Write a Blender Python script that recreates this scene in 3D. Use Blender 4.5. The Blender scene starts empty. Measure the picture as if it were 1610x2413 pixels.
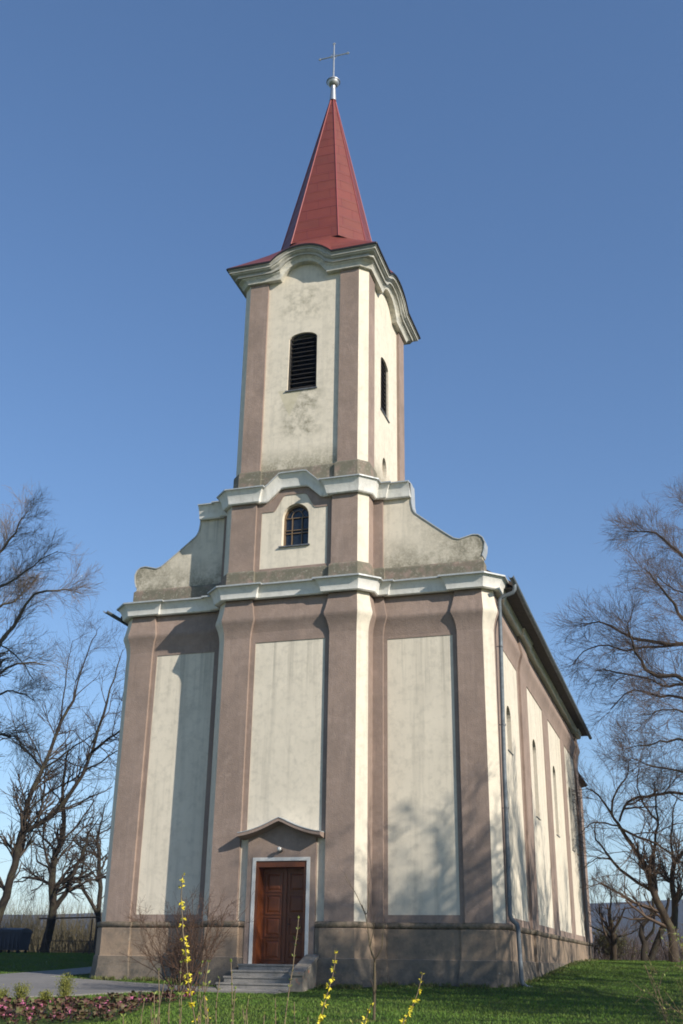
import bpy, bmesh, math, random
import numpy as np
from mathutils import Vector, Matrix
from mathutils.geometry import tessellate_polygon
random.seed(11)
RNG = np.random.default_rng(11)
R = math.radians
scene = bpy.context.scene
COL = scene.collection

# ------------------------------------------------------------------ camera, sky, sun, exposure
CAM_LOC = Vector((11.386, -31.2102, 0.4461))
YAW, PITCH, ROLL, FPX = 0.3098, 0.3982, 0.0155, 2528.64
fw = Vector((-math.sin(YAW) * math.cos(PITCH), math.cos(YAW) * math.cos(PITCH), math.sin(PITCH)))
rt = Vector((math.cos(YAW), math.sin(YAW), 0)); up = rt.cross(fw)
rt2 = rt * math.cos(ROLL) + up * math.sin(ROLL); up2 = -rt * math.sin(ROLL) + up * math.cos(ROLL)
cd = bpy.data.cameras.new('camera'); cam = bpy.data.objects.new('camera', cd); COL.objects.link(cam)
m3 = Matrix((rt2, up2, -fw)).transposed().to_4x4(); m3.translation = CAM_LOC
cam.matrix_world = m3
cd.sensor_fit = 'VERTICAL'; cd.sensor_height = 24.0; cd.lens = FPX / 2413 * 24.0
cd.clip_start = 0.1; cd.clip_end = 8000
scene.camera = cam

SUN_EL = R(27.2); SUN_AZ = R(116.6)          # azimuth clockwise from +Y
world = bpy.data.worlds.new('World'); scene.world = world; world.use_nodes = True
nt = world.node_tree; nt.nodes.clear()
sky = nt.nodes.new('ShaderNodeTexSky'); sky.sky_type = 'NISHITA'; sky.sun_disc = False
sky.sun_elevation = SUN_EL; sky.sun_rotation = SUN_AZ; sky.altitude = 200; sky.air_density = 1.0; sky.dust_density = 0.15; sky.ozone_density = 3.2
bg = nt.nodes.new('ShaderNodeBackground'); bg.inputs[1].default_value = 0.14
wo = nt.nodes.new('ShaderNodeOutputWorld'); gm = nt.nodes.new('ShaderNodeGamma'); gm.inputs[1].default_value = .82; nt.links.new(sky.outputs[0], gm.inputs[0])
hs = nt.nodes.new('ShaderNodeHueSaturation'); hs.inputs['Hue'].default_value = .506; hs.inputs['Saturation'].default_value = 1.17; nt.links.new(gm.outputs[0], hs.inputs['Color'])
nt.links.new(hs.outputs[0], bg.inputs[0]); nt.links.new(bg.outputs[0], wo.inputs[0])
sd = bpy.data.lights.new('sun', 'SUN'); sd.energy = 4.3; sd.angle = R(0.5); sd.color = (1.0, 0.92, 0.80)
sun = bpy.data.objects.new('sun', sd); COL.objects.link(sun)
SUN_DIR = Vector((math.sin(SUN_AZ) * math.cos(SUN_EL), math.cos(SUN_AZ) * math.cos(SUN_EL), math.sin(SUN_EL)))
sun.rotation_euler = (-SUN_DIR).to_track_quat('-Z', 'Y').to_euler()
sun.location = SUN_DIR * 80
scene.view_settings.view_transform = 'Standard'; scene.view_settings.look = 'None'
scene.cycles.filter_width = 1.8
scene.view_settings.exposure = 0.55; scene.view_settings.gamma = 1.0; scene.view_settings.use_curve_mapping = False

# ------------------------------------------------------------------ materials
def lin(c): return tuple((x / 12.92 if x <= .04045 else ((x + .055) / 1.055) ** 2.4) for x in c)
class NT:
    def __init__(s, name):
        s.m = bpy.data.materials.new(name); s.m.use_nodes = True; s.t = s.m.node_tree; s.n = s.t.nodes
        s.b = s.n['Principled BSDF']; s.out = s.n['Material Output']
    def new(s, typ, **kw):
        n = s.n.new(typ)
        for k, v in kw.items(): setattr(n, k, v)
        return n
    def link(s, a, b): s.t.links.new(a, b)
    def pos(s):
        if not hasattr(s, '_p'): s._p = s.new('ShaderNodeTexCoord').outputs['Object']
        return s._p
    def noise(s, scale, detail=4, rough=.6, vec=None, sx=None):
        n = s.new('ShaderNodeTexNoise'); n.inputs['Scale'].default_value = scale; n.inputs['Detail'].default_value = detail; n.inputs['Roughness'].default_value = rough
        v = vec or s.pos()
        if sx:
            mp = s.new('ShaderNodeMapping'); mp.inputs['Scale'].default_value = sx; s.link(v, mp.inputs['Vector']); v = mp.outputs[0]
        s.link(v, n.inputs['Vector']); return n.outputs['Fac']
    def ramp(s, fac, lo, hi, a=0.0, b=1.0):
        n = s.new('ShaderNodeMapRange'); n.clamp = True
        n.inputs['From Min'].default_value = lo; n.inputs['From Max'].default_value = hi; n.inputs['To Min'].default_value = a; n.inputs['To Max'].default_value = b
        s.link(fac, n.inputs['Value']); return n.outputs['Result']
    def mix(s, fac, a, b):
        n = s.new('ShaderNodeMix', data_type='RGBA')
        if isinstance(fac, float): n.inputs[0].default_value = fac
        else: s.link(fac, n.inputs[0])
        for i, v in ((6, a), (7, b)):
            if isinstance(v, tuple): n.inputs[i].default_value = (*v, 1) if len(v) == 3 else v
            else: s.link(v, n.inputs[i])
        return n.outputs[2]
    def math(s, op, a, b=None, clamp=False):
        n = s.new('ShaderNodeMath', operation=op); n.use_clamp = clamp
        for i, v in ((0, a), (1, b)):
            if v is None: continue
            if isinstance(v, (int, float)): n.inputs[i].default_value = v
            else: s.link(v, n.inputs[i])
        return n.outputs[0]
    def sep(s, v=None):
        n = s.new('ShaderNodeSeparateXYZ'); s.link(v or s.pos(), n.inputs[0]); return n.outputs
    def bump(s, h, strength=.3, dist=.02):
        n = s.new('ShaderNodeBump'); n.inputs['Strength'].default_value = strength; n.inputs['Distance'].default_value = dist
        s.link(h, n.inputs['Height']); s.link(n.outputs[0], s.b.inputs['Normal']); return n
    def col(s, c):
        if isinstance(c, tuple): s.b.inputs['Base Color'].default_value = (*c, 1)
        else: s.link(c, s.b.inputs['Base Color'])
    def set(s, rough=.8, spec=.3, metal=0.0):
        s.b.inputs['Roughness'].default_value = rough; s.b.inputs['Specular IOR Level'].default_value = spec; s.b.inputs['Metallic'].default_value = metal
        return s.m

def dirt_pink(t, c):
    n = t.noise(.55, 7, .7); st = t.noise(3.0, 5, .65, sx=(1.6, 1.6, .10)); sp = t.noise(2.0, 9, .78)
    c = t.mix(t.ramp(n, .46, .66, 0, .55), c, (.19, .145, .12))
    c = t.mix(t.ramp(st, .55, .75, 0, .5), c, (.17, .135, .115))
    return t.mix(t.ramp(sp, .6, .7, 0, .4), c, (.40, .32, .27))
def zwin(t, z, lo, hi, soft):      # 1 inside [lo,hi] with soft edges
    a = t.ramp(z, lo - soft, lo); b = t.ramp(z, hi, hi + soft, 1.0, 0.0)
    return t.math('MULTIPLY', a, b)

def plaster(name, base, dark, stain, bump=.35, bscale=55, dirt=None, var=(.35, .7)):
    t = NT(name)
    n1 = t.noise(.9, 6, .62); n2 = t.noise(4.5, 5, .65); n3 = t.noise(bscale, 3, .7)
    c = t.mix(t.ramp(n1, var[0], var[1]), base, dark)
    c = t.mix(t.ramp(n2, .48, .8, 0, .55), c, stain)
    streak = t.noise(2.2, 4, .6, sx=(2.2, 2.2, .12))
    c = t.mix(t.ramp(streak, .52, .78, 0, .45), c, stain)
    c = t.mix(t.ramp(n3, .35, .75, 0, .22), c, dark)
    # hairline cracks and drips below the ledges
    vo = t.new('ShaderNodeTexVoronoi', feature='DISTANCE_TO_EDGE'); vo.inputs['Scale'].default_value = .55
    dv = t.new('ShaderNodeVectorMath', operation='MULTIPLY_ADD'); nv = t.new('ShaderNodeTexNoise'); nv.inputs['Scale'].default_value = 2.2; nv.inputs['Detail'].default_value = 5; t.link(t.pos(), nv.inputs['Vector'])
    t.link(nv.outputs['Color'], dv.inputs[0]); dv.inputs[1].default_value = (.5, .5, .5); t.link(t.pos(), dv.inputs[2]); t.link(dv.outputs[0], vo.inputs['Vector'])
    ck = t.math('MULTIPLY', t.ramp(vo.outputs['Distance'], .003, .014, 1.0, 0.0), t.ramp(t.noise(.4, 3), .48, .6))
    c = t.mix(t.math('MULTIPLY', ck, .1), c, tuple(q * .35 for q in base))
    zz = t.sep()[2]; dn = t.noise(1.0, 5, .7, sx=(4.5, 4.5, .06))
    dm = t.math('ADD', zwin(t, zz, 8.9, 9.75, 1.4), zwin(t, zz, 14.0, 14.6, .7), True)
    c = t.mix(t.math('MULTIPLY', dm, t.ramp(dn, .5, .72, 0, .55)), c, tuple(q * .62 for q in stain))
    if dirt: c = dirt(t, c)
    t.col(c)
    h = t.math('ADD', n3, t.math('MULTIPLY', n2, .6))
    t.bump(h, bump, .015)
    return t.set(.9, .2)

CREAM = (.69, .625, .51); CREAM_D = (.60, .545, .445); GREY_ST = (.35, .325, .27)
PINK = (.31, .232, .19); PINK_D = (.235, .18, .15); PINK_ST = (.40, .31, .265)

def dirt_tower(t, c):
    x, y, z = t.sep()
    n = t.noise(2.6, 8, .7); nf = t.noise(14, 5, .75)
    # grime creeping up from the ledge, run-off below the louvre sill, soot under the cornice
    low = t.ramp(z, 15.75, 16.7, 1.25, 0.0)
    f = t.math('MULTIPLY', low, t.ramp(n, .25, .52))
    ax = t.math('ABSOLUTE', x)
    under = t.math('MULTIPLY', zwin(t, z, 17.2, 18.75, .35), t.ramp(ax, .35, .95, 1.0, 0.0))
    under = t.math('MULTIPLY', under, t.ramp(n, .42, .62))
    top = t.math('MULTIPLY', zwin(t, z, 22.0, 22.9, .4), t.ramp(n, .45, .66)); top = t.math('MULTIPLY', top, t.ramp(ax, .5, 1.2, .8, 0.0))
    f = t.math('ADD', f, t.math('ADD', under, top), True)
    f = t.math('MULTIPLY', f, t.ramp(nf, .3, .6, .35, .95))
    c = t.mix(f, c, (.2, .185, .13))
    # a wedge of newer render below the louvre's left corner
    wx = t.math('ABSOLUTE', t.math('ADD', x, .42)); wz = t.math('MULTIPLY', t.math('SUBTRACT', z, 17.85), .42)
    wedge = t.math('LESS_THAN', t.math('ADD', wx, t.math('MULTIPLY', t.noise(1.9, 2), .12)), t.math('ADD', wz, .06))
    wedge = t.math('MULTIPLY', wedge, t.math('MULTIPLY', t.math('LESS_THAN', z, 18.9), t.math('LESS_THAN', x, .1)))
    wedge = t.math('MULTIPLY', wedge, t.math('LESS_THAN', y, 0))
    return t.mix(t.math('MULTIPLY', wedge, .75), c, (.5, .455, .33))
def dirt_volute(t, c):
    x, y, z = t.sep()
    n = t.noise(2.4, 8, .7); nf = t.noise(16, 5, .75)
    ax = t.math('ABSOLUTE', x)
    low = t.ramp(z, 12.2, 13.3, 1.0, 0.0); out = t.ramp(ax, 3.4, 5.6)
    f = t.math('MULTIPLY', t.math('MAXIMUM', t.math('MULTIPLY', low, .85), t.math('MULTIPLY', out, .9)), t.ramp(n, .26, .56))
    f = t.math('MULTIPLY', f, t.ramp(nf, .28, .55, .4, 1.0))
    return t.mix(f, c, (.14, .13, .09))
def dirt_ledge(t, c):
    n = t.noise(3.0, 9, .72); nf = t.noise(11, 6, .75)
    c = t.mix(t.ramp(n, .3, .52), c, (.15, .14, .105))
    c = t.mix(t.ramp(nf, .56, .66, 0, .7), c, (.4, .37, .3))
    return t.mix(t.ramp(nf, .2, .38, .8, 0), c, (.05, .047, .035))
def dirt_plinth(t, c):
    x, y, z = t.sep()
    n = t.noise(1.5, 8, .7); nf = t.noise(7, 7, .75)
    low = t.ramp(z, .1, .9, 1.0, .35)
    f = t.math('MULTIPLY', low, t.ramp(n, .28, .56)); f = t.math('MULTIPLY', f, t.ramp(nf, .25, .6, .4, 1.0))
    c = t.mix(f, c, (.085, .08, .07))
    return t.mix(t.ramp(nf, .64, .7, 0, .6), c, (.42, .39, .33))
def dirt_mould(t, c):
    nf = t.noise(5, 7, .75)
    c = t.mix(t.ramp(nf, .4, .62, 0, .9), c, (.06, .06, .04))
    return t.mix(t.ramp(t.noise(2.1, 5, .7), .55, .7, 0, .6), c, (.09, .085, .05))

M = {}
M['cream'] = plaster('cream_plaster', CREAM, CREAM_D, GREY_ST, .3, 60, None, (.35, .8))
M['cream_tower'] = plaster('cream_tower_plaster', CREAM, CREAM_D, GREY_ST, .35, 45, dirt_tower)
M['cream_volute'] = plaster('cream_gable_plaster', CREAM, CREAM_D, GREY_ST, .4, 40, dirt_volute)
M['pink'] = plaster('pink_stucco', PINK, PINK_D, PINK_ST, .8, 26, dirt_pink)
M['pink_ledge'] = plaster('dirty_pink_ledge', (.3, .2, .165), PINK_D, GREY_ST, .6, 26, dirt_ledge)
def dirt_upper(t, c):
    n = t.noise(1.1, 8, .72); nf = t.noise(6, 6, .75)
    c = t.mix(t.math('MULTIPLY', t.ramp(n, .42, .62), t.ramp(nf, .3, .6, .3, .85)), c, (.13, .11, .09))
    return t.mix(t.ramp(t.noise(3.4, 7, .75), .6, .7, 0, .5), c, (.4, .35, .28))
M['plinth'] = plaster('plinth_render', (.34, .25, .175), (.27, .2, .145), (.2, .165, .13), .6, 30, dirt_upper)
M['plinth_low'] = plaster('plinth_cement', (.29, .225, .165), (.22, .178, .138), (.14, .13, .115), .7, 22, dirt_plinth)
M['mould'] = plaster('plinth_moulding', (.27, .2, .15), (.2, .16, .12), (.12, .11, .08), .5, 30, dirt_mould)
M['white'] = plaster('whitewashed_cornice', (.78, .765, .72), (.70, .69, .65), (.47, .46, .43), .5, 24)
M['cornice_grey'] = plaster('grey_upper_bands', (.46, .45, .40), (.34, .335, .30), (.16, .16, .14), .5, 20)  # greyer, darker tone for the upper bands of the tower cornice

M['white_door'] = plaster('worn_white_door_frame', (.66, .655, .63), (.57, .565, .545), (.33, .32, .30), .5, 30)
def tone_cornice(t, c):
    nf = t.noise(3.2, 8, .7, sx=(1, 1, 2.5)); z = t.sep()[2]
    c = t.mix(t.ramp(nf, .44, .66, 0, .8), c, (.33, .335, .31))
    return t.mix(t.math('MULTIPLY', t.ramp(z, 24.1, 24.35), t.ramp(t.noise(6, 6, .7), .35, .6)), c, (.22, .23, .21))  # darker mottling towards the top of the cornice
M['white_tower'] = plaster('tower_cornice_paint', (.66, .63, .54), (.55, .53, .46), (.36, .36, .32), .5, 20, tone_cornice)

def metal(name, c, rough, metal_=1.0, nscale=8, var=.5):
    t = NT(name); n = t.noise(nscale, 6, .65)
    t.col(t.mix(t.ramp(n, .35, .7), c, tuple(x * var for x in c)))
    t.link(t.ramp(n, .3, .7, rough * .8, min(1, rough * 1.3)), t.b.inputs['Roughness'])
    t.set(rough, .5, metal_); t.bump(n, .1, .01); return t.m
M['zinc'] = metal('zinc_sheet', (.52, .54, .54), .55, .4, 5, .75)
M['zinc_dark'] = metal('weathered_zinc', (.2, .21, .22), .55, .6)
M['steel'] = metal('galvanised_steel', (.45, .47, .48), .42, .8, 12, .8)
M['pipe'] = metal('grey_blue_pipe', (.15, .175, .195), .65, .2, 5, .65)
M['dark_metal'] = metal('dark_edge_metal', (.035, .03, .03), .5, .3)
M['rust'] = metal('rusty_steel', (.09, .06, .045), .7, .3)

def spire_mat():
    t = NT('red_painted_sheet'); x, y, z = t.sep()
    u = t.math('ADD', x, t.math('MULTIPLY', y, .6))
    cmb = t.new('ShaderNodeCombineXYZ'); t.link(u, cmb.inputs[0]); t.link(z, cmb.inputs[1])
    br = t.new('ShaderNodeTexBrick'); br.offset = .5; t.link(cmb.outputs[0], br.inputs['Vector'])
    br.inputs['Color1'].default_value = (1, 1, 1, 1); br.inputs['Color2'].default_value = (.8, .8, .8, 1); br.inputs['Mortar'].default_value = (0, 0, 0, 1)
    br.inputs['Scale'].default_value = 1.0; br.inputs['Mortar Size'].default_value = .02; br.inputs['Mortar Smooth'].default_value = .4
    br.inputs['Brick Width'].default_value = 1.0; br.inputs['Row Height'].default_value = .53
    n = t.noise(1.3, 5, .6)
    c = t.mix(t.ramp(n, .35, .7), (.18, .050, .033), (.145, .041, .029))
    c = t.mix(t.math('MULTIPLY', br.outputs['Fac'], .55), c, (.085, .018, .018))
    sv = t.new('ShaderNodeSeparateColor'); t.link(br.outputs['Color'], sv.inputs[0])
    c = t.mix(t.ramp(sv.outputs[0], .79, 1.0, .3, 0), c, (.20, .035, .033))
    t.col(c)
    h = t.math('ADD', t.math('MULTIPLY', br.outputs['Fac'], 1.2), t.math('MULTIPLY', t.noise(2.5, 3), .5))
    t.bump(h, .35, .02)
    return t.set(.42, .35)
M['red'] = spire_mat()
M['red_edge'] = (lambda t: (t.col(t.mix(t.noise(5), (.22, .04, .037), (.3, .055, .05))), t.set(.4, .5))[1])(NT('red_ridge_strip'))

def wood(name, a, b, c2, rough=.45):
    t = NT(name); g = t.noise(6, 6, .6, sx=(9, 9, .5)); n = t.noise(1.6, 3)
    c = t.mix(t.ramp(g, .35, .7), a, b); c = t.mix(t.ramp(n, .4, .75, 0, .6), c, c2); t.col(c); t.bump(g, .15, .01); return t.set(rough, .45)
M['door'] = wood('varnished_door_wood', (.20, .056, .016), (.125, .035, .011), (.07, .021, .008))
M['louvre'] = wood('grey_louvre_wood', (.05, .042, .035), (.03, .026, .022), (.018, .016, .014), .8)
M['frame'] = wood('brown_window_frame', (.2, .135, .075), (.15, .1, .055), (.1, .065, .04), .6)
def glass_mat():
    t = NT('dark_window_glass'); n = t.noise(1.2, 2); t.col((.012, .016, .022)); t.bump(n, .06, .05); return t.set(.08, .6)
M['glass'] = glass_mat()
def simple(name, c, d, scale=6, rough=.85, bump=.2, spec=.25):
    t = NT(name); n = t.noise(scale, 6, .65); t.col(t.mix(t.ramp(n, .32, .7), c, d)); t.bump(n, bump, .02); return t.set(rough, spec)
M['black'] = simple('dark_interior', (.008, .008, .009), (.004, .004, .004))
M['tile'] = simple('old_roof_tile', (.085, .06, .045), (.05, .04, .032), 5)
M['soffit'] = simple('soffit_boards', (.075, .065, .052), (.04, .036, .03), 7)
M['stone'] = plaster('concrete_steps', (.33, .31, .285), (.22, .21, .195), (.12, .115, .1), .5, 40)
def cheek_mat():
    t = NT('cheek_wall_render'); n = t.noise(4, 8, .7); c = t.mix(t.ramp(n, .35, .65), (.3, .265, .22), (.17, .155, .13))
    c = t.mix(t.ramp(t.noise(6, 5), .6, .68), c, (.33, .14, .085)); t.col(c); t.bump(n, .5, .03); return t.set(.9, .2)
M['cheek'] = cheek_mat()
def path_mat():
    t = NT('worn_asphalt_path'); n = t.noise(.7, 7, .65); n2 = t.noise(70, 3, .7); n3 = t.noise(3, 6)
    c = t.mix(t.ramp(n, .3, .7), (.235, .22, .205), (.18, .17, .16)); c = t.mix(t.ramp(n2, .35, .8, 0, .4), c, (.1, .095, .09))
    c = t.mix(t.ramp(n3, .6, .75, 0, .5), c, (.3, .28, .25)); t.col(c); t.bump(n2, .3, .01); return t.set(.9, .2)
M['path'] = path_mat()
def ground_mat():
    t = NT('lawn_soil_and_turf'); n = t.noise(.35, 6, .65); n2 = t.noise(5, 6, .7); n3 = t.noise(40, 3, .7)
    c = t.mix(t.ramp(n, .35, .68), (.045, .088, .012), (.066, .095, .02)); c = t.mix(t.ramp(n2, .5, .75, 0, .7), c, (.072, .066, .027))
    c = t.mix(t.ramp(n3, .35, .7, 0, .5), c, (.022, .038, .009))
    y = t.sep()[1]; c = t.mix(t.ramp(y, 36, 60), c, (.10, .088, .058)); t.col(c); t.bump(t.math('ADD', n2, n3), .8, .04); return t.set(.95, .15)
M['ground'] = ground_mat()
def blade_mat():
    t = NT('grass_blades'); n = t.noise(.5, 5, .65); n2 = t.noise(23, 2, .5)
    c = t.mix(t.ramp(n, .35, .66), (.070, .155, .014), (.115, .17, .028)); c = t.mix(t.ramp(n2, .4, .7, 0, .7), c, (.034, .078, .009)); c = t.mix(t.ramp(t.noise(61, 2), .58, .72, 0, .85), c, (.19, .16, .07)); c = t.mix(t.math('MULTIPLY', t.ramp(t.noise(.8, 6, .7), .56, .7), .55), c, (.14, .115, .05)); t.col(c)
    t.b.inputs['Transmission Weight'].default_value = 0; return t.set(.7, .25)
M['blade'] = blade_mat()
M['hill'] = simple('far_wooded_hill', (.05, .045, .036), (.03, .032, .022), .02, .95, 0)
M['field'] = simple('bare_field', (.17, .13, .10), (.12, .10, .08), .02, .95, 0)
def bark(name, a, b, lich=None):
    t = NT(name); n = t.noise(9, 6, .7, sx=(1, 1, .35)); c = t.mix(t.ramp(n, .35, .7), a, b)
    if lich: c = t.mix(t.ramp(t.noise(1.7, 4), .5, .68, 0, .75), c, lich)
    t.col(c); t.bump(n, .6, .03); return t.set(.95, .15)
M['bark_dark'] = bark('dark_bark', (.045, .036, .028), (.022, .019, .015), (.075, .072, .045))
M['bark_brown'] = bark('brown_bark', (.072, .054, .038), (.036, .028, .021), (.085, .078, .046))
M['bark_olive'] = bark('olive_bark', (.13, .105, .066), (.075, .06, .04), (.12, .115, .055))
M['twig_dark'] = bark('dark_twigs', (.085, .066, .05), (.05, .04, .032))
M['twig_brown'] = bark('brown_twigs', (.145, .102, .075), (.085, .062, .047))
M['twig_tan'] = bark('tan_twigs', (.25, .19, .135), (.17, .13, .095))
M['twig_red'] = bark('reddish_twigs', (.125, .074, .050), (.072, .046, .033))
M['stem_pale'] = bark('pale_stems', (.23, .175, .11), (.15, .11, .07))
M['scrub'] = bark('dry_scrub_stems', (.185, .155, .095), (.095, .082, .05))
M['scrub_mauve'] = bark('bare_brush_stems', (.13, .095, .08), (.075, .058, .05))
def leafm(name, a, b, scale=12):
    t = NT(name); n = t.noise(scale, 3); t.col(t.mix(t.ramp(n, .35, .65), a, b)); return t.set(.6, .35)
M['yellow'] = leafm('forsythia_petals', (.62, .50, .02), (.72, .62, .06))
M['young_leaf'] = leafm('young_leaves', (.20, .23, .045), (.12, .165, .03))
M['box_leaf'] = leafm('box_leaves', (.20, .19, .03), (.10, .12, .02))
M['berg_leaf'] = leafm('bergenia_leaves', (.10, .05, .032), (.10, .115, .035), 9)
M['berg_red'] = leafm('bergenia_red_leaves', (.13, .05, .038), (.06, .028, .022), 9)
M['berg_flower'] = leafm('pink_flowers', (.46, .11, .22), (.56, .2, .31), 20)
M['weed_green'] = leafm('wall_weeds', (.075, .11, .02), (.13, .115, .045), 8)
M['weed_leaf'] = leafm('shrub_leaves', (.13, .125, .04), (.07, .075, .025))
M['bin'] = simple('dark_blue_plastic', (.03, .034, .055), (.022, .025, .04), 4, .5, .05, .4)
M['rubber'] = simple('black_rubber', (.02, .02, .02), (.012, .012, .012))
M['lampglass'] = simple('lamp_glass', (.7, .7, .68), (.6, .6, .58), 3, .15, 0, .6)

# ------------------------------------------------------------------ mesh helpers
class MB:
    def __init__(s): s.v = []; s.f = []; s.m = []
    def add(s, vs, fs, mat=0):
        o = len(s.v); s.v += [tuple(p) for p in vs]; s.f += [tuple(i + o for i in f) for f in fs]
        s.m += (mat if isinstance(mat, list) else [mat] * len(fs)); return s
    def box(s, a, b, mat=0):
        x0, y0, z0 = a; x1, y1, z1 = b
        return s.add([(x0, y0, z0), (x1, y0, z0), (x1, y1, z0), (x0, y1, z0), (x0, y0, z1), (x1, y0, z1), (x1, y1, z1), (x0, y1, z1)],
                     [(0, 3, 2, 1), (4, 5, 6, 7), (0, 1, 5, 4), (1, 2, 6, 5), (2, 3, 7, 6), (3, 0, 4, 7)], mat)
    def prism(s, poly, z0, z1, mats=0):
        n = len(poly); vs = [(x, y, z0) for x, y in poly] + [(x, y, z1) for x, y in poly]
        fs = [(i, (i + 1) % n, n + (i + 1) % n, n + i) for i in range(n)] + [tuple(range(n))[::-1], tuple(range(n, 2 * n))]
        ms = (list(mats) if isinstance(mats, list) else [mats] * n) + [0, 0]
        return s.add(vs, fs, ms)
    def tube(s, pts, rad, k=8, mat=0, cap=True):
        pts = [Vector(p) for p in pts]; n = len(pts); rs = rad if isinstance(rad, (list, tuple)) else [rad] * n
        ref = None; vs = []
        for i, p in enumerate(pts):
            t = (pts[min(i + 1, n - 1)] - pts[max(i - 1, 0)]).normalized()
            if ref is None: ref = t.orthogonal().normalized()
            ref = (ref - t * ref.dot(t)).normalized(); b = t.cross(ref)
            vs += [p + (ref * math.cos(2 * math.pi * j / k) + b * math.sin(2 * math.pi * j / k)) * rs[i] for j in range(k)]
        fs = [(i * k + j, i * k + (j + 1) % k, (i + 1) * k + (j + 1) % k, (i + 1) * k + j) for i in range(n - 1) for j in range(k)]
        if cap: fs += [tuple(range(k))[::-1], tuple(range((n - 1) * k, n * k))]
        return s.add(vs, fs, mat)
    def lathe(s, c, prof, k=20, mat=0):
        vs = [(c[0] + r * math.cos(2 * math.pi * j / k), c[1] + r * math.sin(2 * math.pi * j / k), c[2] + z) for r, z in prof for j in range(k)]
        n = len(prof); fs = [(i * k + j, i * k + (j + 1) % k, (i + 1) * k + (j + 1) % k, (i + 1) * k + j) for i in range(n - 1) for j in range(k)]
        fs += [tuple(range(k))[::-1], tuple(range((n - 1) * k, n * k))]
        return s.add(vs, fs, mat)
    def plate(s, O, U, N, outer, holes=(), thick=.1, mat=0, edge=None):
        """polygon with holes in the (u,z) plane through O, thickened backwards along -N"""
        O = Vector(O); U = Vector(U); N = Vector(N); loops = [list(outer)] + [list(h) for h in holes]
        flat = [p for l in loops for p in l]
        tri = tessellate_polygon([[Vector((p[0], p[1], 0)) for p in l] for l in loops])
        n = len(flat); P = [O + U * u + Vector((0, 0, z)) for u, z in flat]
        vs = P + [p - N * thick for p in P]; fs = []; ms = []
        for t in tri:
            fs.append(tuple(t)); fs.append(tuple(i + n for i in t[::-1])); ms += [mat, mat]
        o = 0
        for l in loops:
            k = len(l)
            for i in range(k): fs.append((o + i, o + (i + 1) % k, n + o + (i + 1) % k, n + o + i)); ms.append(mat if edge is None else edge)
            o += k
        return s.add(vs, fs, ms)
    def sweep(s, path, prof, closed=False, segmat=None, profmat=None, caps=False):
        """path [(x,y[,h])], outside on its right hand; prof [(offset,z)] or callable per path vertex"""
        n = len(path); offs = []
        for i in range(n):
            def nrm(a, b):
                d = Vector((b[0] - a[0], b[1] - a[1])); d.normalize(); return Vector((d.y, -d.x))
            n1 = nrm(path[i - 1], path[i]) if (closed or i > 0) else None
            n2 = nrm(path[i], path[(i + 1) % n]) if (closed or i < n - 1) else None
            if n1 is None: n1 = n2
            if n2 is None: n2 = n1
            offs.append((n1 + n2) / max(.25, 1 + n1.dot(n2)))
        k = None; vs = []
        for i, p in enumerate(path):
            pr = prof(p) if callable(prof) else prof
            k = len(pr)
            for o, z in pr: vs.append((p[0] + offs[i].x * o, p[1] + offs[i].y * o, z))
        fs = []; ms = []
        for i in range(n if closed else n - 1):
            j = (i + 1) % n
            for q in range(k - 1):
                fs.append((i * k + q, j * k + q, j * k + q + 1, i * k + q + 1))
                ms.append(profmat[q] if profmat and profmat[q] is not None else (segmat(path[i], path[j]) if segmat else 0))
        if caps: fs += [tuple(range(k)), tuple(range((n - 1) * k, n * k))[::-1]]; ms += [0, 0]
        return s.add(vs, fs, ms)
    def build(s, name, mats, parent=None, smooth=False, recalc=True, sharp=40):
        me = bpy.data.meshes.new(name); me.from_pydata(s.v, [], s.f)
        for m in (mats if isinstance(mats, (list, tuple)) else [mats]): me.materials.append(M[m] if isinstance(m, str) else m)
        me.polygons.foreach_set('material_index', s.m)
        if recalc:
            b = bmesh.new(); b.from_mesh(me); bmesh.ops.recalc_face_normals(b, faces=b.faces); b.to_mesh(me); b.free()
        if smooth:
            me.polygons.foreach_set('use_smooth', [True] * len(me.polygons)); me.set_sharp_from_angle(angle=R(sharp))
        o = bpy.data.objects.new(name, me); COL.objects.link(o)
        if parent: o.parent = parent
        return o
def mesh_np(name, V, F, mat, parent=None, smooth=False, midx=None):
    V = np.asarray(V, np.float32); F = np.asarray(F, np.int32); k = F.shape[1]
    me = bpy.data.meshes.new(name); me.vertices.add(len(V)); me.vertices.foreach_set('co', V.ravel())
    me.loops.add(F.size); me.loops.foreach_set('vertex_index', F.ravel())
    me.polygons.add(len(F)); me.polygons.foreach_set('loop_start', np.arange(len(F), dtype=np.int32) * k); me.polygons.foreach_set('loop_total', np.full(len(F), k, np.int32))
    for m in (mat if isinstance(mat, (list, tuple)) else [mat]): me.materials.append(M[m])
    if midx is not None: me.polygons.foreach_set('material_index', np.asarray(midx, np.int32))
    me.update(calc_edges=True); me.validate()
    if smooth: me.polygons.foreach_set('use_smooth', np.ones(len(F), bool))
    o = bpy.data.objects.new(name, me); COL.objects.link(o)
    if parent: o.parent = parent
    return o
def thing(name, label, cat, loc=(0, 0, 0), group=None):
    o = bpy.data.objects.new(name, None); COL.objects.link(o); o.location = loc; o.empty_display_size = .3
    o['label'] = label; o['category'] = cat
    if group: o['group'] = group
    return o
def tag(o, label, cat, group=None):
    o['label'] = label; o['category'] = cat
    if group: o['group'] = group
    return o
def structure(o, label=None, cat=None):
    o['kind'] = 'structure'
    if label: o['label'] = label; o['category'] = cat
    return o
def stuff(o, label, cat):
    o['kind'] = 'stuff'; o['label'] = label; o['category'] = cat; return o
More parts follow.
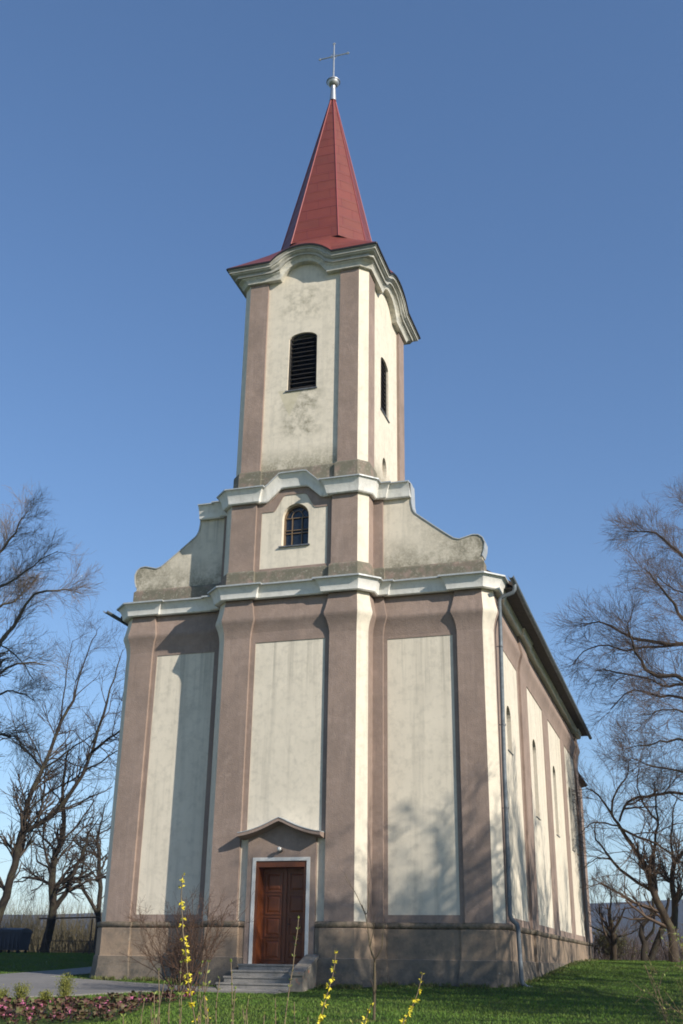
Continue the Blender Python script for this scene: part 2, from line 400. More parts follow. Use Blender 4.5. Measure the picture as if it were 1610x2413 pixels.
def copy_tree(o, parent=None):
    c = o.copy(); COL.objects.link(c)
    if parent: c.parent = parent
    for ch in list(o.children): copy_tree(ch, c)
    return c
GY = np.array([-200, -60, -31, -2, 0, 4, 15, 25, 32, 45, 90, 300, 620, 3000.]); GZ = np.array([-6, -2.0, -1.2, -.25, -.07, .08, .6, .75, .68, -1.6, -9, -22, -14, 0.])
def g(y): return float(np.interp(y, GY, GZ))
# limbs of the trees: (base radius, tip radius, points)
SKEL = {
'L1': [
 (0.34, 0.22, [(-24.23,21.0,1.26),(-24.01,21.13,2.75),(-23.76,21.21,3.67),(-23.63,21.31,4.84),(-23.56,21.44,6.35),(-23.48,21.48,6.86)]),
 (0.2, 0.1, [(-23.48,21.48,6.86),(-23.44,21.76,8.7),(-23.07,21.98,10.04),(-22.91,22.11,10.86),(-22.46,22.41,12.82),(-21.91,22.64,14.24)]),
 (0.08, 0.02, [(-21.91,22.64,14.24),(-21.89,22.79,15.15),(-21.74,23.07,16.81),(-21.42,23.29,18.08),(-21.13,23.43,18.86)]),
 (0.09, 0.02, [(-22.92,22.11,10.87),(-22.7,22.46,12.13),(-22.62,22.66,12.87),(-22.94,23.17,14.96),(-23.16,23.59,16.77),(-23.25,23.93,18.25)]),
 (0.19, 0.09, [(-23.46,21.48,6.73),(-22.85,21.58,7.05),(-21.82,21.8,7.88),(-20.98,22.03,9.06),(-20.46,22.21,10.12),(-20.22,22.37,11.14),(-20.02,22.63,12.88),(-19.81,22.81,14.16)]),
 (0.08, 0.02, [(-19.82,22.81,14.18),(-19.75,23.03,15.08),(-19.65,23.37,16.48),(-19.55,23.57,17.34)]),
 (0.11, 0.05, [(-20.22,22.37,11.14),(-19.2,22.07,11.72),(-18.28,21.82,12.1),(-17.37,21.55,12.53)]),
 (0.08, 0.03, [(-20.46,22.21,10.12),(-19.88,22.2,10.36),(-19.16,22.18,10.73),(-18.59,22.17,11.11),(-17.92,22.16,11.21)]),
 (0.09, 0.05, [(-23.41,21.76,7.98),(-22.68,22.11,8.86),(-21.98,22.36,9.34),(-21.08,22.67,9.88),(-20.71,22.85,10.37)]),
 (0.09, 0.03, [(-22.87,21.98,10.3),(-22.01,22.08,10.89),(-21.35,22.16,11.42),(-20.67,22.23,11.81),(-20.14,22.29,12.2)]),
 (0.1, 0.04, [(-23.11,21.98,10.31),(-24.09,22.23,11.2),(-24.9,22.39,11.68),(-25.24,22.53,12.27),(-26.07,22.68,12.27),(-26.61,22.78,12.17)]),
 (0.06, 0.02, [(-23.46,21.31,4.22),(-22.79,21.18,4.27),(-21.99,20.99,4.68),(-21.18,20.83,4.78)]),
 (0.05, 0.02, [(-23.34,21.58,7.25),(-22.9,21.57,6.41),(-22.75,21.55,5.47),(-22.73,21.54,4.85)]),
],
'L2': [
 (0.36, 0.2, [(-23.45,25.0,0.42),(-23.17,24.78,1.6),(-22.89,24.55,2.85),(-23.0,24.33,4.1),(-23.03,24.16,5.05),(-22.74,24.0,5.94),(-22.37,23.86,6.64)]),
 (0.19, 0.05, [(-22.37,23.86,6.64),(-22.5,23.9,7.96),(-22.81,23.95,9.66),(-22.82,23.99,11.04),(-22.7,24.01,11.88)]),
 (0.2, 0.1, [(-22.8,24.55,3.03),(-22.17,24.62,4.05),(-21.89,24.68,5.15),(-21.43,24.73,6.19),(-21.36,24.77,6.98)]),
 (0.06, 0.02, [(-21.36,24.77,6.98),(-20.79,24.53,7.54),(-20.17,24.25,8.22)]),
 (0.1, 0.04, [(-23.12,24.16,4.86),(-23.35,24.08,5.24),(-23.83,23.99,5.43),(-23.99,23.91,5.82),(-23.92,23.83,6.2)]),
 (0.12, 0.04, [(-22.78,24.0,5.94),(-23.22,23.9,6.46),(-23.85,23.79,6.99),(-24.36,23.64,7.91)]),
 (0.13, 0.09, [(-22.87,24.55,3.54),(-22.94,24.78,4.32)]),
 (0.06, 0.02, [(-21.52,24.73,6.25),(-22.26,24.85,6.67),(-22.43,24.92,7.08)]),
 (0.06, 0.02, [(-21.96,24.68,5.15),(-22.33,24.52,5.72),(-22.89,24.4,5.85)]),
 (0.08, 0.02, [(-22.61,23.9,8.3),(-23.1,24.04,9.0),(-23.9,24.19,9.59),(-24.36,24.35,10.46)]),
 (0.06, 0.02, [(-22.76,23.95,9.52),(-22.13,23.72,10.29),(-21.79,23.52,11.06)]),
],
'L3': [
 (0.22, 0.14, [(-21.94,28.0,0.98),(-22.09,28.15,2.74),(-22.26,28.31,4.69),(-22.6,28.42,6.07),(-22.83,28.52,7.4)]),
 (0.1, 0.03, [(-22.83,28.52,7.4),(-22.58,28.32,8.15),(-22.3,28.06,9.18)]),
 (0.16, 0.05, [(-22.09,28.15,2.74),(-22.42,27.87,3.45),(-22.96,27.51,4.3),(-23.08,27.36,4.69),(-22.75,26.99,5.74),(-22.68,26.68,6.59)]),
 (0.06, 0.02, [(-22.83,28.52,7.4),(-23.3,28.62,7.21),(-23.65,28.72,6.95)]),
 (0.05, 0.02, [(-22.3,28.31,4.69),(-21.93,28.16,5.35),(-21.68,28.08,5.68)]),
],
'L0': [
 (0.42, 0.26, [(-21.2,14.0,-0.35),(-21.22,12.69,6.36),(-20.61,11.84,10.87),(-20.07,11.45,12.91)]),
 (0.17, 0.03, [(-20.07,11.45,12.91),(-19.73,11.94,14.5),(-19.39,12.2,15.29),(-19.12,12.52,16.33),(-18.63,12.83,17.27),(-17.63,13.14,17.45),(-16.93,13.34,17.46)]),
 (0.14, 0.03, [(-22.09,14.0,12.51),(-22.79,14.8,16.59),(-22.28,15.04,17.55),(-21.45,15.23,17.91),(-21.16,15.38,18.56)]),
 (0.2, 0.03, [(-20.61,11.84,10.87),(-20.98,11.35,14.6),(-20.41,10.93,17.84),(-19.64,10.76,18.88),(-18.84,10.63,19.63),(-18.44,10.51,20.44)]),
 (0.12, 0.03, [(-22.13,14.0,12.8),(-21.25,14.39,13.76),(-20.61,14.61,14.18),(-19.8,14.84,14.36),(-19.12,15.03,14.19)]),
 (0.12, 0.02, [(-20.92,11.35,14.59),(-20.4,11.41,16.96),(-19.82,11.43,17.26),(-18.67,11.46,17.86),(-17.83,11.48,18.49),(-16.83,11.51,18.87)]),
 (0.06, 0.02, [(-19.73,11.94,14.5),(-19.09,12.02,14.09),(-18.43,12.1,13.51),(-17.76,12.2,12.68)]),
 (0.09, 0.02, [(-21.99,14.0,11.94),(-20.3,13.72,12.63),(-19.21,13.57,12.37),(-18.39,13.45,12.02)]),
 (0.1, 0.03, [(-22.26,14.0,9.74),(-21.37,14.36,10.59),(-20.5,14.59,10.6),(-19.93,14.75,10.44),(-19.7,14.93,9.8)]),
 (0.12, 0.02, [(-20.98,11.35,14.6),(-22.14,11.73,18.28),(-22.59,12.05,21.51)]),
],
'R1': [
 (0.24, 0.15, [(10.14,20.0,-0.62),(10.11,20.75,1.26),(9.97,21.13,2.22),(9.6,21.48,3.09),(9.37,21.78,3.86),(9.35,21.98,4.41)]),
 (0.1, 0.03, [(9.35,21.78,3.68),(8.89,21.95,3.99),(8.18,22.21,4.49),(7.6,22.47,5.13),(7.37,22.61,5.58),(7.01,22.79,6.1),(6.98,22.97,6.75)]),
 (0.14, 0.03, [(9.35,21.98,4.41),(8.89,21.82,5.24),(8.58,21.71,5.84),(8.21,21.59,6.5),(7.93,21.52,6.87),(7.41,21.34,7.92),(6.86,21.25,8.18)]),
 (0.1, 0.03, [(9.39,21.98,4.53),(9.65,21.85,5.65),(9.94,21.74,6.67),(9.91,21.64,7.64),(9.93,21.56,8.38)]),
 (0.05, 0.02, [(8.21,21.59,6.5),(7.12,21.32,6.62),(6.74,21.21,6.43),(6.51,21.13,6.18)]),
 (0.07, 0.05, [(8.26,21.59,6.38),(8.98,21.38,5.98),(9.69,21.17,5.7),(10.47,20.9,5.13)]),
 (0.06, 0.08, [(8.22,21.59,6.69),(8.54,21.36,7.33),(9.02,21.18,7.67),(9.76,20.94,7.68),(10.51,20.69,7.8),(11.17,20.47,7.69)]),
 (0.045, 0.02, [(7.6,22.47,5.13),(6.97,22.38,5.13),(6.39,22.28,4.76)]),
 (0.07, 0.02, [(7.93,21.52,6.87),(8.07,21.59,7.81),(8.7,21.67,8.69),(8.89,21.72,9.39)]),
 (0.06, 0.02, [(9.94,21.74,6.67),(9.46,21.44,7.26),(9.19,21.05,8.2),(9.41,20.73,9.02)]),
],
'R8': [
 (0.2, 0.1, [(9.94,22.0,-0.66),(10.1,22.38,1.86),(10.29,22.55,3.02),(10.25,22.7,4.03),(10.46,22.82,4.94),(10.88,22.91,5.43)]),
 (0.07, 0.02, [(10.25,22.7,4.03),(9.92,22.64,4.27),(9.73,22.56,4.81)]),
 (0.08, 0.02, [(10.28,22.55,3.02),(10.71,22.44,3.6),(11.21,22.3,4.47)]),
 (0.08, 0.02, [(10.46,22.82,4.94),(10.39,23.1,6.07),(10.63,23.41,7.35),(10.98,23.64,8.33)]),
],
'R2': [
 (0.5, 0.34, [(14.92,20.0,-0.88),(15.31,19.91,5.5),(14.98,19.87,8.7),(14.6,19.84,10.66)]),
 (0.16, 0.03, [(14.6,19.84,10.66),(12.69,19.56,11.84),(11.72,19.39,12.74),(10.27,19.21,13.02),(9.87,19.13,13.62),(9.51,19.01,14.58),(9.53,18.92,15.41)]),
 (0.15, 0.02, [(14.63,19.84,10.94),(12.65,19.8,13.97),(11.88,19.79,14.38),(10.73,19.77,14.58),(9.49,19.76,14.85),(8.66,19.74,15.47),(7.91,19.74,15.72),(7.24,19.73,15.58)]),
 (0.07, 0.02, [(11.88,19.79,14.38),(9.9,20.04,14.41),(9.13,20.14,14.43),(8.21,20.26,14.77),(7.34,20.37,14.55),(6.69,20.48,13.93)]),
 (0.14, 0.02, [(14.55,19.84,11.51),(12.93,18.93,14.01),(12.0,18.47,15.21),(11.51,18.17,16.13),(11.03,17.9,16.88),(10.53,17.67,17.53)]),
 (0.17, 0.02, [(14.55,19.84,11.51),(13.75,21.11,16.11),(12.86,21.81,18.68),(12.38,22.05,19.55),(11.81,22.29,20.31),(11.25,22.52,21.08),(10.63,22.69,21.29),(9.8,22.92,21.46)]),
 (0.07, 0.02, [(13.75,21.11,16.11),(12.66,20.73,16.72),(12.16,20.53,17.14),(11.57,20.33,17.39),(11.04,20.1,17.94)]),
 (0.1, 0.02, [(13.75,20.0,11.59),(11.69,20.38,12.62),(10.97,20.49,12.57),(9.98,20.67,13.15),(8.24,20.94,13.64),(7.7,21.02,13.69)]),
 (0.1, 0.02, [(13.68,20.0,11.02),(11.63,20.52,12.06),(10.47,20.78,12.24),(9.34,21.03,12.67),(8.25,21.32,11.87)]),
 (0.12, 0.02, [(14.31,20.0,13.91),(13.92,18.76,17.84),(13.44,18.19,19.57),(12.98,17.87,20.52)]),
 (0.2, 0.03, [(14.6,19.84,10.66),(15.15,20.41,13.96),(15.3,20.93,17.19),(15.37,21.35,19.93)]),
 (0.12, 0.02, [(14.98,19.87,8.7),(13.2,19.69,9.29),(11.42,19.52,9.89),(10.29,19.42,9.81),(9.06,19.31,9.61)]),
 (0.1, 0.02, [(14.94,19.87,8.43),(13.08,19.97,8.23),(11.27,20.07,8.58),(9.9,20.14,8.93),(9.09,20.18,9.31)]),
 (0.07, 0.02, [(12.94,19.69,9.3),(11.77,19.0,10.91),(10.88,18.69,11.11),(9.89,18.36,10.87)]),
],
'R4': [
 (0.2, 0.15, [(7.12,26.0,0.61),(7.25,25.64,1.56),(7.24,25.45,2.04)]),
 (0.09, 0.02, [(7.24,25.45,2.04),(7.2,25.24,2.84),(7.33,25.06,3.52),(7.3,24.96,3.89)]),
 (0.08, 0.02, [(7.27,25.45,1.92),(6.81,25.74,2.55),(6.44,26.02,3.19)]),
 (0.08, 0.02, [(7.24,25.45,1.98),(7.7,25.26,2.66),(7.94,25.13,3.15)]),
 (0.06, 0.02, [(7.23,25.64,1.68),(6.7,25.78,2.05),(6.12,25.91,2.3)]),
 (0.05, 0.02, [(7.27,25.64,1.8),(7.92,25.86,1.93),(8.57,26.11,2.26)]),
],
'R5': [
 (0.2, 0.06, [(8.65,24.0,0.54),(8.72,24.37,1.54),(8.6,24.53,1.96),(8.71,24.65,2.27),(9.13,24.87,2.77),(9.25,25.13,3.52)]),
 (0.1, 0.03, [(8.77,24.37,1.66),(9.14,24.31,2.02),(9.28,24.25,2.5),(9.26,24.2,2.86)]),
 (0.05, 0.02, [(8.75,24.65,2.27),(8.49,24.6,2.51),(8.31,24.58,2.63)]),
],
'R9': [
 (0.2, 0.06, [(8.78,25.0,0.51),(9.26,25.02,1.56),(9.64,25.04,2.29),(9.75,25.05,2.77),(10.01,25.06,3.51)]),
 (0.08, 0.02, [(9.64,25.04,2.29),(10.12,25.19,2.78),(10.42,25.31,3.28)]),
],
}
# ------------------------------------------------------------------ ground, path, hills
def make_ground():
    xs = np.concatenate([np.linspace(-1500, -80, 12), np.linspace(-70, -26, 12), np.arange(-25, 25.1, .8), np.linspace(28, 80, 12), np.linspace(100, 1500, 12)])
    ys = np.unique(np.concatenate([GY, np.arange(-60, 60, .8), np.linspace(65, 600, 30), np.linspace(650, 3000, 15)]))
    Z = np.interp(ys, GY, GZ)
    V = np.array([(x, y, z) for y, z in zip(ys, Z) for x in xs]); nx = len(xs)
    F = np.array([(j * nx + i, j * nx + i + 1, (j + 1) * nx + i + 1, (j + 1) * nx + i) for j in range(len(ys) - 1) for i in range(nx - 1)])
    structure(mesh_np('ground', V, F, 'ground', smooth=True), 'lawn and falling ground around the church', 'ground')
make_ground()
PATH = [(.9, -2.25), (.9, -3.35), (-1.5, -3.3), (-2.5, -3.9), (-3.4, -5.9), (-4.5, -7.6), (-7, -11), (-12, -14), (-30, -16), (-30, -9), (-12, -5), (-10.5, -2), (-9.8, .6), (-9.7, 5), (-9.5, 16), (-7.3, 16), (-7.4, 3), (-7.6, -.1), (-4.7, -.95), (-2.4, -1.6), (-1.1, -1.8), (-1.1, -2.25)]
BED = [(-2.7, -9.6), (-1.75, -8.5), (-.75, -6.1), (.1, -6.2), (.0, -8.6), (1.2, -12.3), (.3, -13.6), (-3.2, -13.6)]
def flat_patch(name, poly, mat, dz, **kw):
    b = bmesh.new(); b.faces.new([b.verts.new((x, y, 0)) for x, y in poly]); bmesh.ops.triangulate(b, faces=b.faces)
    for yb in GY[2:7]:
        bmesh.ops.bisect_plane(b, geom=list(b.verts) + list(b.edges) + list(b.faces), plane_co=(0, float(yb), 0), plane_no=(0, 1, 0))
    for v in b.verts: v.co.z = g(v.co.y) + dz
    bmesh.ops.recalc_face_normals(b, faces=b.faces)
    if sum(f.normal.z for f in b.faces) < 0: bmesh.ops.reverse_faces(b, faces=b.faces)
    ex = bmesh.ops.extrude_face_region(b, geom=list(b.faces))
    for v in ex['geom']:
        if isinstance(v, bmesh.types.BMVert): v.co.z -= .15
    me = bpy.data.meshes.new(name); b.to_mesh(me); b.free(); me.materials.append(M[mat]); o = bpy.data.objects.new(name, me); COL.objects.link(o); return o
structure(flat_patch('path', PATH, 'path', .035), 'grey worn asphalt path leading to the church steps', 'path')
def make_hill(name, y0, y1, hfun, x0, x1, mat, label):
    xs = np.linspace(x0, x1, 90); ys = np.linspace(y0, y1, 12); V = []; F = []
    for j, y in enumerate(ys):
        t = j / 11
        for x in xs: V.append((x, y, -16 + (hfun(x) + 16) * (math.sin(t * math.pi / 2))))
    nx = len(xs); F = [(j * nx + i, j * nx + i + 1, (j + 1) * nx + i + 1, (j + 1) * nx + i) for j in range(11) for i in range(nx - 1)]
    structure(mesh_np(name, V, F, mat, smooth=True), label, 'hill')
make_hill('hills', 700, 1150, lambda x: 57 + 7 * math.sin(x / 310 + 1) + 3 * math.sin(x / 90), -1400, 1400, 'hill', 'low wooded hills on the far horizon')
make_hill('field_slope', 420, 690, lambda x: 12 + 4 * math.sin(x / 200 + .5), -1000, 1000, 'field', 'bare brown field slope below the hills')

# ------------------------------------------------------------------ the church
P = .81
church = thing('church', 'pink and cream church with a tall red tower spire and a brown double door', 'church')
def part(mb, name, mats, parent=None, **k): return mb.build(name, mats, parent or church, **k)
def mirror(half): return [(-x, y, *r) for x, y, *r in half[::-1]] + [(x, y, *r) for x, y, *r in half]
def is_chamfer(a, b):
    dx, dy = abs(a[0] - b[0]), abs(a[1] - b[1]); return abs(dx - dy) < .03 and dx > .15
# outline of walls with pilaster relief, right half from the centre line to the back corner
HALF = [(1.32, -.69), (1.32, -P), (2.2, -P), (2.49, -P + .29), (2.49, 0), (2.81, 0), (2.81, .1), (5.15, .1), (5.15, 0), (5.95, 0), (6.24, .29), (6.24, 1.2), (6.16, 1.2), (6.16, 5.5), (6.24, 5.5), (6.24, 7.0), (6.17, 7.0), (6.17, 23.4), (6.24, 23.4), (6.24, 24.5), (5.95, 24.8), (5.0, 24.8)]
FULL = mirror(HALF)
# cores behind the wall faces
w = MB(); w.box((-5.72, .53, -.6), (5.72, 24.4, 11.3)); part(w, 'nave_core_wall', 'cream')
w = MB(); w.box((-2.2, -.3, -.6), (2.2, 4.0, 15.2)); part(w, 'front_core_wall', 'cream')
w = MB(); w.box((-1.86, .0, 15.0), (1.86, 4.6, 24.7)); part(w, 'tower_core_wall', 'cream')

def arch(c, hw, z0, zs, zt, n=12):
    pts = [(c - hw, z0), (c + hw, z0)]
    for i in range(n + 1):
        a = math.pi * i / n; pts.append((c + hw * math.cos(a), zs + (zt - zs) * math.sin(a)))
    return pts
def rect(u0, u1, z0, z1): return [(u0, z0), (u1, z0), (u1, z1), (u0, z1)]
X, Yv = Vector((1, 0, 0)), Vector((0, 1, 0)); FN = Vector((0, -1, 0))

# -- front middle bay, lower
b = MB(); b.plate((0, -.69, 0), X, FN, rect(-1.36, 1.36, 1.4, 11.2), [], .38)      # opening is cut in two below
b = MB()
door_hole = rect(-.79, .79, .2, 3.16)
b.plate((0, -.69, 0), X, FN, [(-1.36, -.4), (-.79, -.4), (-.79, 3.16), (.79, 3.16), (.79, -.4), (1.36, -.4), (1.36, 11.2), (-1.36, 11.2)], [], .38)
part(b, 'wall_panel', 'cream')
b = MB(); b.plate((0, -.715, 0), X, FN, [(-1.325, 3.98), (-1.16, 3.98), (-1.16, 9.74), (1.16, 9.74), (1.16, 3.98), (1.325, 3.98), (1.325, 10.2), (-1.325, 10.2)], [], .022); part(b, 'panel_frame', 'pink')
# -- wing bays
for s in (-1, 1):
    b = MB(); b.plate((0, .12, 0), X, FN, rect(*sorted((s * 2.7, s * 5.2)), 1.4, 11.2), [], .42); part(b, 'wall_panel', 'cream')
    b = MB(); b.plate((0, .10, 0), X, FN, rect(*sorted((s * 2.812, s * 5.148)), 1.45, 10.2), [rect(*sorted((s * 2.93, s * 5.0)), 1.73, 9.79)], .018); part(b, 'panel_frame', 'pink')
# -- nave sides: cream wall with arched windows, pink frame with sunk fields
WINS = [(3.09, .46, 6.72, 8.17), (8.93, .5, 5.4, 8.19), (14.8, .5, 5.4, 8.19), (20.5, .5, 5.35, 8.16)]
for s in (-1, 1):
    N = Vector((s, 0, 0)); U = Yv * s
    def su(l): return [(s * u, z) for u, z in l]
    ho = []
    for c, hw, z0, zt in WINS: ho.append(su(arch(c, hw, z0, zt - .42, zt)))
    b = MB(); b.plate((s * 6.145, 0, 0), U, N, su(rect(.3, 24.5, 1.4, 11.2)), ho, .42); part(b, 'wall_panel', 'cream')
    f1 = su(rect(1.45, 5.27, 1.74, 9.86))
    b = MB(); b.plate((s * 6.163, 0, 0), U, N, su(rect(1.2, 5.5, 1.45, 10.2)), [f1], .017); part(b, 'panel_frame', 'pink')
    f2 = [su(rect(7.2, 11.72, 1.74, 9.86)), su(rect(13.35, 17.75, 1.74, 9.86)), su(rect(19.1, 23.15, 1.74, 9.86))]
    b = MB(); b.plate((s * 6.172, 0, 0), U, N, su(rect(7.0, 23.4, 1.45, 10.2)), f2, .026); part(b, 'panel_frame', 'pink')
    for c, hw, z0, zt in WINS:
        q = MB(); q.plate((s * 5.86, 0, 0), U, N, su(arch(c, hw + .03, z0 - .02, zt - .42, zt + .02)), [su(arch(c, hw - .06, z0 + .07, zt - .44, zt - .08))], .06)
        for k in (-1, 1): q.box(*[tuple(v) for v in ((min(s * 5.8, s * 5.85), c + k * hw * .33 - .012, z0), (max(s * 5.8, s * 5.85), c + k * hw * .33 + .012, zt - .1))])
        nb = 4 if zt - z0 > 2 else 2
        for k in range(nb): zz = z0 + (zt - .42 - z0) * (k + 1) / nb; q.box((min(s * 5.801, s * 5.848), c - hw, zz - .012), (max(s * 5.801, s * 5.848), c + hw, zz + .012))
        wn = part(q, 'window', 'frame')
        q = MB(); q.plate((s * 5.79, 0, 0), U, N, su(arch(c, hw, z0, zt - .42, zt)), [], .02); part(q, 'pane', 'glass', wn)
        q = MB(); q.box((min(s * 5.85, s * 6.175), c - hw - .02, z0 - .05), (max(s * 5.85, s * 6.175), c + hw + .02, z0 - .02)); part(q, 'sill', 'zinc_dark', wn)
w = MB(); w.box((-6.0, 24.41, -.6), (6.0, 24.75, 11.2)); part(w, 'rear_wall', 'cream')
# -- pilasters: pink with cream chamfers
def pil(poly, z0, z1):
    n = len(poly); mats = [1 if is_chamfer(poly[i], poly[(i + 1) % n]) else 0 for i in range(n)]
    q = MB(); q.prism(poly, z0, z1, mats); return part(q, 'pilaster', ['pink', 'cream'])
for s in (-1, 1):
    sp = lambda l: [(s * x, y) for x, y in (l if s > 0 else l[::-1])]
    for z0, z1 in ((1.4, 10.2), (11.5, 14.75)):
        pil(sp([(1.32, -P), (2.2, -P), (2.49, -P + .29), (2.49, 0), (2.81, 0), (2.81, .3), (1.32, .3)]), z0, z1)
    pil(sp([(5.15, 0), (5.95, 0), (6.24, .29), (6.24, 1.2), (5.9, 1.2), (5.9, .3), (5.15, .3)]), 1.4, 10.2)
    pil(sp([(6.24, 5.5), (6.24, 7.0), (5.9, 7.0), (5.9, 5.5)]), 1.4, 10.2)
    pil(sp([(6.24, 23.4), (6.24, 24.5), (5.95, 24.8), (5.0, 24.8), (5.0, 24.0), (5.8, 24.0), (5.8, 23.4)]), 1.4, 10.2)
# -- plinth (open at the doorway), moulding, frieze, cornice
seg = lambda a, b: 1 if is_chamfer(a, b) else 0
PH = [(1.06, -.69)] + HALF
plinth_prof = [(0, 1.38), (.07, 1.36), (.10, 1.33), (.10, .58), (.125, .565), (.135, .56), (.15, .3), (.21, -.1), (.27, -.7)]
mould_prof = [(-.02, 1.53), (.04, 1.525), (.115, 1.505), (.135, 1.47), (.135, 1.42), (.11, 1.375), (.06, 1.345), (-.02, 1.34)]
for s in (-1, 1):
    pth = PH if s > 0 else [(-x, y) for x, y in PH[::-1]]
    q = MB(); q.sweep(pth, plinth_prof, profmat=[0, 0, 0, 0, 1, 1, 1, 1]); pl = part(q, 'plinth', ['plinth', 'plinth_low'])
    q = MB(); q.sweep(pth, mould_prof); part(q, 'moulding', 'mould', pl, smooth=True)
back = [(5.2, 24.8), (-5.2, 24.8)]
q = MB(); q.sweep(back, plinth_prof, profmat=[0, 0, 0, 0, 1, 1, 1, 1]); part(q, 'plinth', ['plinth', 'plinth_low'])
frieze = [(-.02, 9.86), (.0, 9.88), (.02, 10.05), (.06, 10.22), (.12, 10.37), (.15, 10.45), (.145, 10.52), (.11, 10.65), (.06, 10.9), (.03, 11.16)]
fr_prof = [(-.02, 9.92)] + frieze[2:]
q = MB(); q.sweep(FULL, frieze, segmat=seg); part(q, 'frieze', ['pink', 'cream'], smooth=True, sharp=30)
corn = [(0, 11.17), (.2, 11.13), (.235, 11.16), (.25, 11.24), (.29, 11.36), (.35, 11.47), (.40, 11.53)]
q = MB(); q.sweep(FULL, corn); part(q, 'cornice', 'white', smooth=True, sharp=30)
flash = [(.40, 11.525), (.455, 11.515), (.46, 11.56), (.43, 11.575), (-.1, 11.70), (-.3, 11.70)]
q = MB(); q.sweep(FULL, flash); part(q, 'cornice_flashing', 'zinc')
# -- upper storey of the front
UHALF = [(1.33, -.69), (1.33, -P), (2.2, -P), (2.49, -P + .29), (2.49, 0), (2.81, 0), (2.81, .1)]
b = MB(); b.plate((0, -.69, 0), X, FN, [(-1.36, 11.5), (1.36, 11.5), (1.36, 14.8), (.9, 14.8), (.5, 15.25), (-.5, 15.25), (-.9, 14.8), (-1.36, 14.8)], [arch(.04, .46, 12.94, 13.94, 14.41)], .38); part(b, 'wall_panel', 'cream')
fld = [(-1.15, 12.2), (1.15, 12.2), (1.15, 14.19), (.72, 14.19), (.66, 14.25), (.42, 14.68), (.33, 14.74), (-.33, 14.74), (-.42, 14.68), (-.66, 14.25), (-.72, 14.19), (-1.15, 14.19)]
b = MB(); b.plate((0, -.715, 0), X, FN, [(-1.325, 11.7), (1.325, 11.7), (1.325, 14.75), (.9, 14.75), (.5, 15.2), (-.5, 15.2), (-.9, 14.75), (-1.325, 14.75)], [fld], .022); part(b, 'panel_frame', 'pink')
q = MB(); q.plate((0, -.52, 0), X, FN, arch(.04, .48, 12.92, 13.94, 14.43), [arch(.04, .40, 13.02, 13.94, 14.35)], .06)
wn = part(q, 'window', 'frame')
q = MB()
for u in (-.13, .21): q.box((u - .014, -.53, 12.98), (u + .014, -.49, 13.98))
for zz in (13.42, 13.53, 13.96): q.box((-.37, -.528, zz - .012), (.45, -.492, zz + .012))
ring = [(.04 + .2 * math.cos(a), -.51, 13.96 + .26 * math.sin(a)) for a in np.linspace(0, math.pi, 10)]
q.tube(ring, .014, 5)
for a in (.9, math.pi - .9): q.tube([(.04 + .2 * math.cos(a), -.51, 13.96 + .26 * math.sin(a)), (.04 + .42 * math.cos(a), -.51, 13.96 + .44 * math.sin(a))], .013, 5)
part(q, 'glazing_bars', 'frame', wn)
q = MB(); q.plate((0, -.47, 0), X, FN, arch(.04, .45, 12.95, 13.94, 14.4), [], .02); part(q, 'pane', 'glass', wn)
q = MB(); q.box((-.5, -.76, 12.885), (.56, -.47, 12.925)); part(q, 'sill', 'zinc_dark', wn)
# gable wings with their volute outline
VOL = [(2.35, 11.5), (6.0, 11.5), (6.0, 12.2), (6.0, 12.28), (6.07, 12.5), (6.09, 12.72), (6.03, 12.88), (5.9, 12.98), (5.72, 13.0), (5.5, 12.94), (5.3, 12.89), (5.12, 12.94), (4.93, 13.08), (4.5, 13.42), (4.1, 13.75), (3.86, 13.95), (3.78, 14.1), (3.74, 14.35), (3.72, 15.02), (2.35, 15.02)]
for s in (-1, 1):
    o = VOL if s > 0 else [(-u, z) for u, z in VOL[::-1]]
    q = MB(); q.plate((0, .1, 0), X, FN, o, [], .42); gw = part(q, 'gable_wing', 'cream_volute')
    cp = [(s * u, z) for u, z in VOL[3:19]]
    q = MB()
    for i in range(len(cp) - 1):
        (u0, z0), (u1, z1) = cp[i], cp[i + 1]; d = Vector((u1 - u0, z1 - z0)).normalized(); nn = Vector((d.y, -d.x)) * .03 * s
        vs = [(u0, .07, z0), (u1, .07, z1), (u1, .56, z1), (u0, .56, z0), (u0 + nn.x, .07, z0 + nn.y), (u1 + nn.x, .07, z1 + nn.y), (u1 + nn.x, .56, z1 + nn.y), (u0 + nn.x, .56, z0 + nn.y)]
        q.add(vs, [(0, 1, 5, 4), (4, 5, 6, 7), (2, 3, 7, 6), (0, 3, 2, 1), (0, 4, 7, 3), (1, 2, 6, 5)])
    part(q, 'coping', 'zinc', gw)
# upper ledge of the cornice (dirty band above the flashing)
LEDGE = mirror(UHALF + [(6.0, .1), (6.0, .5)])
q = MB(); q.sweep(LEDGE, [(-.02, 12.16), (.0, 12.15), (.05, 12.10), (.06, 12.06), (.06, 11.6)]); part(q, 'ledge_band', 'pink_ledge')
def uh(x, lo, hi):
    a = abs(x); return hi if a <= lo else (0 if a >= .97 else hi * (.97 - a) / (.97 - lo))
UP = UHALF + [(3.74, .1)]
upath = [(-x, y, 0) for x, y in UP[::-1]] + [(x, -.69, 1) for x in (-.97, -.9, -.48, -.38, .38, .48, .9, .97)] + [(x, y, 0) for x, y in UP]
def up_prof(p):
    if len(p) > 2 and p[2]: h = {.97: 0, .9: .04, .48: .43, .38: .45}[round(abs(p[0]), 2)]
    else: h = 0
    return [(0, 14.52 + h), (.12, 14.50 + h), (.15, 14.53 + h), (.17, 14.62 + h), (.21, 14.76 + h), (.27, 14.88 + h), (.32, 14.96 + h)]
q = MB(); q.sweep(upath, up_prof, caps=True); part(q, 'upper_cornice', 'white', smooth=True, sharp=25)
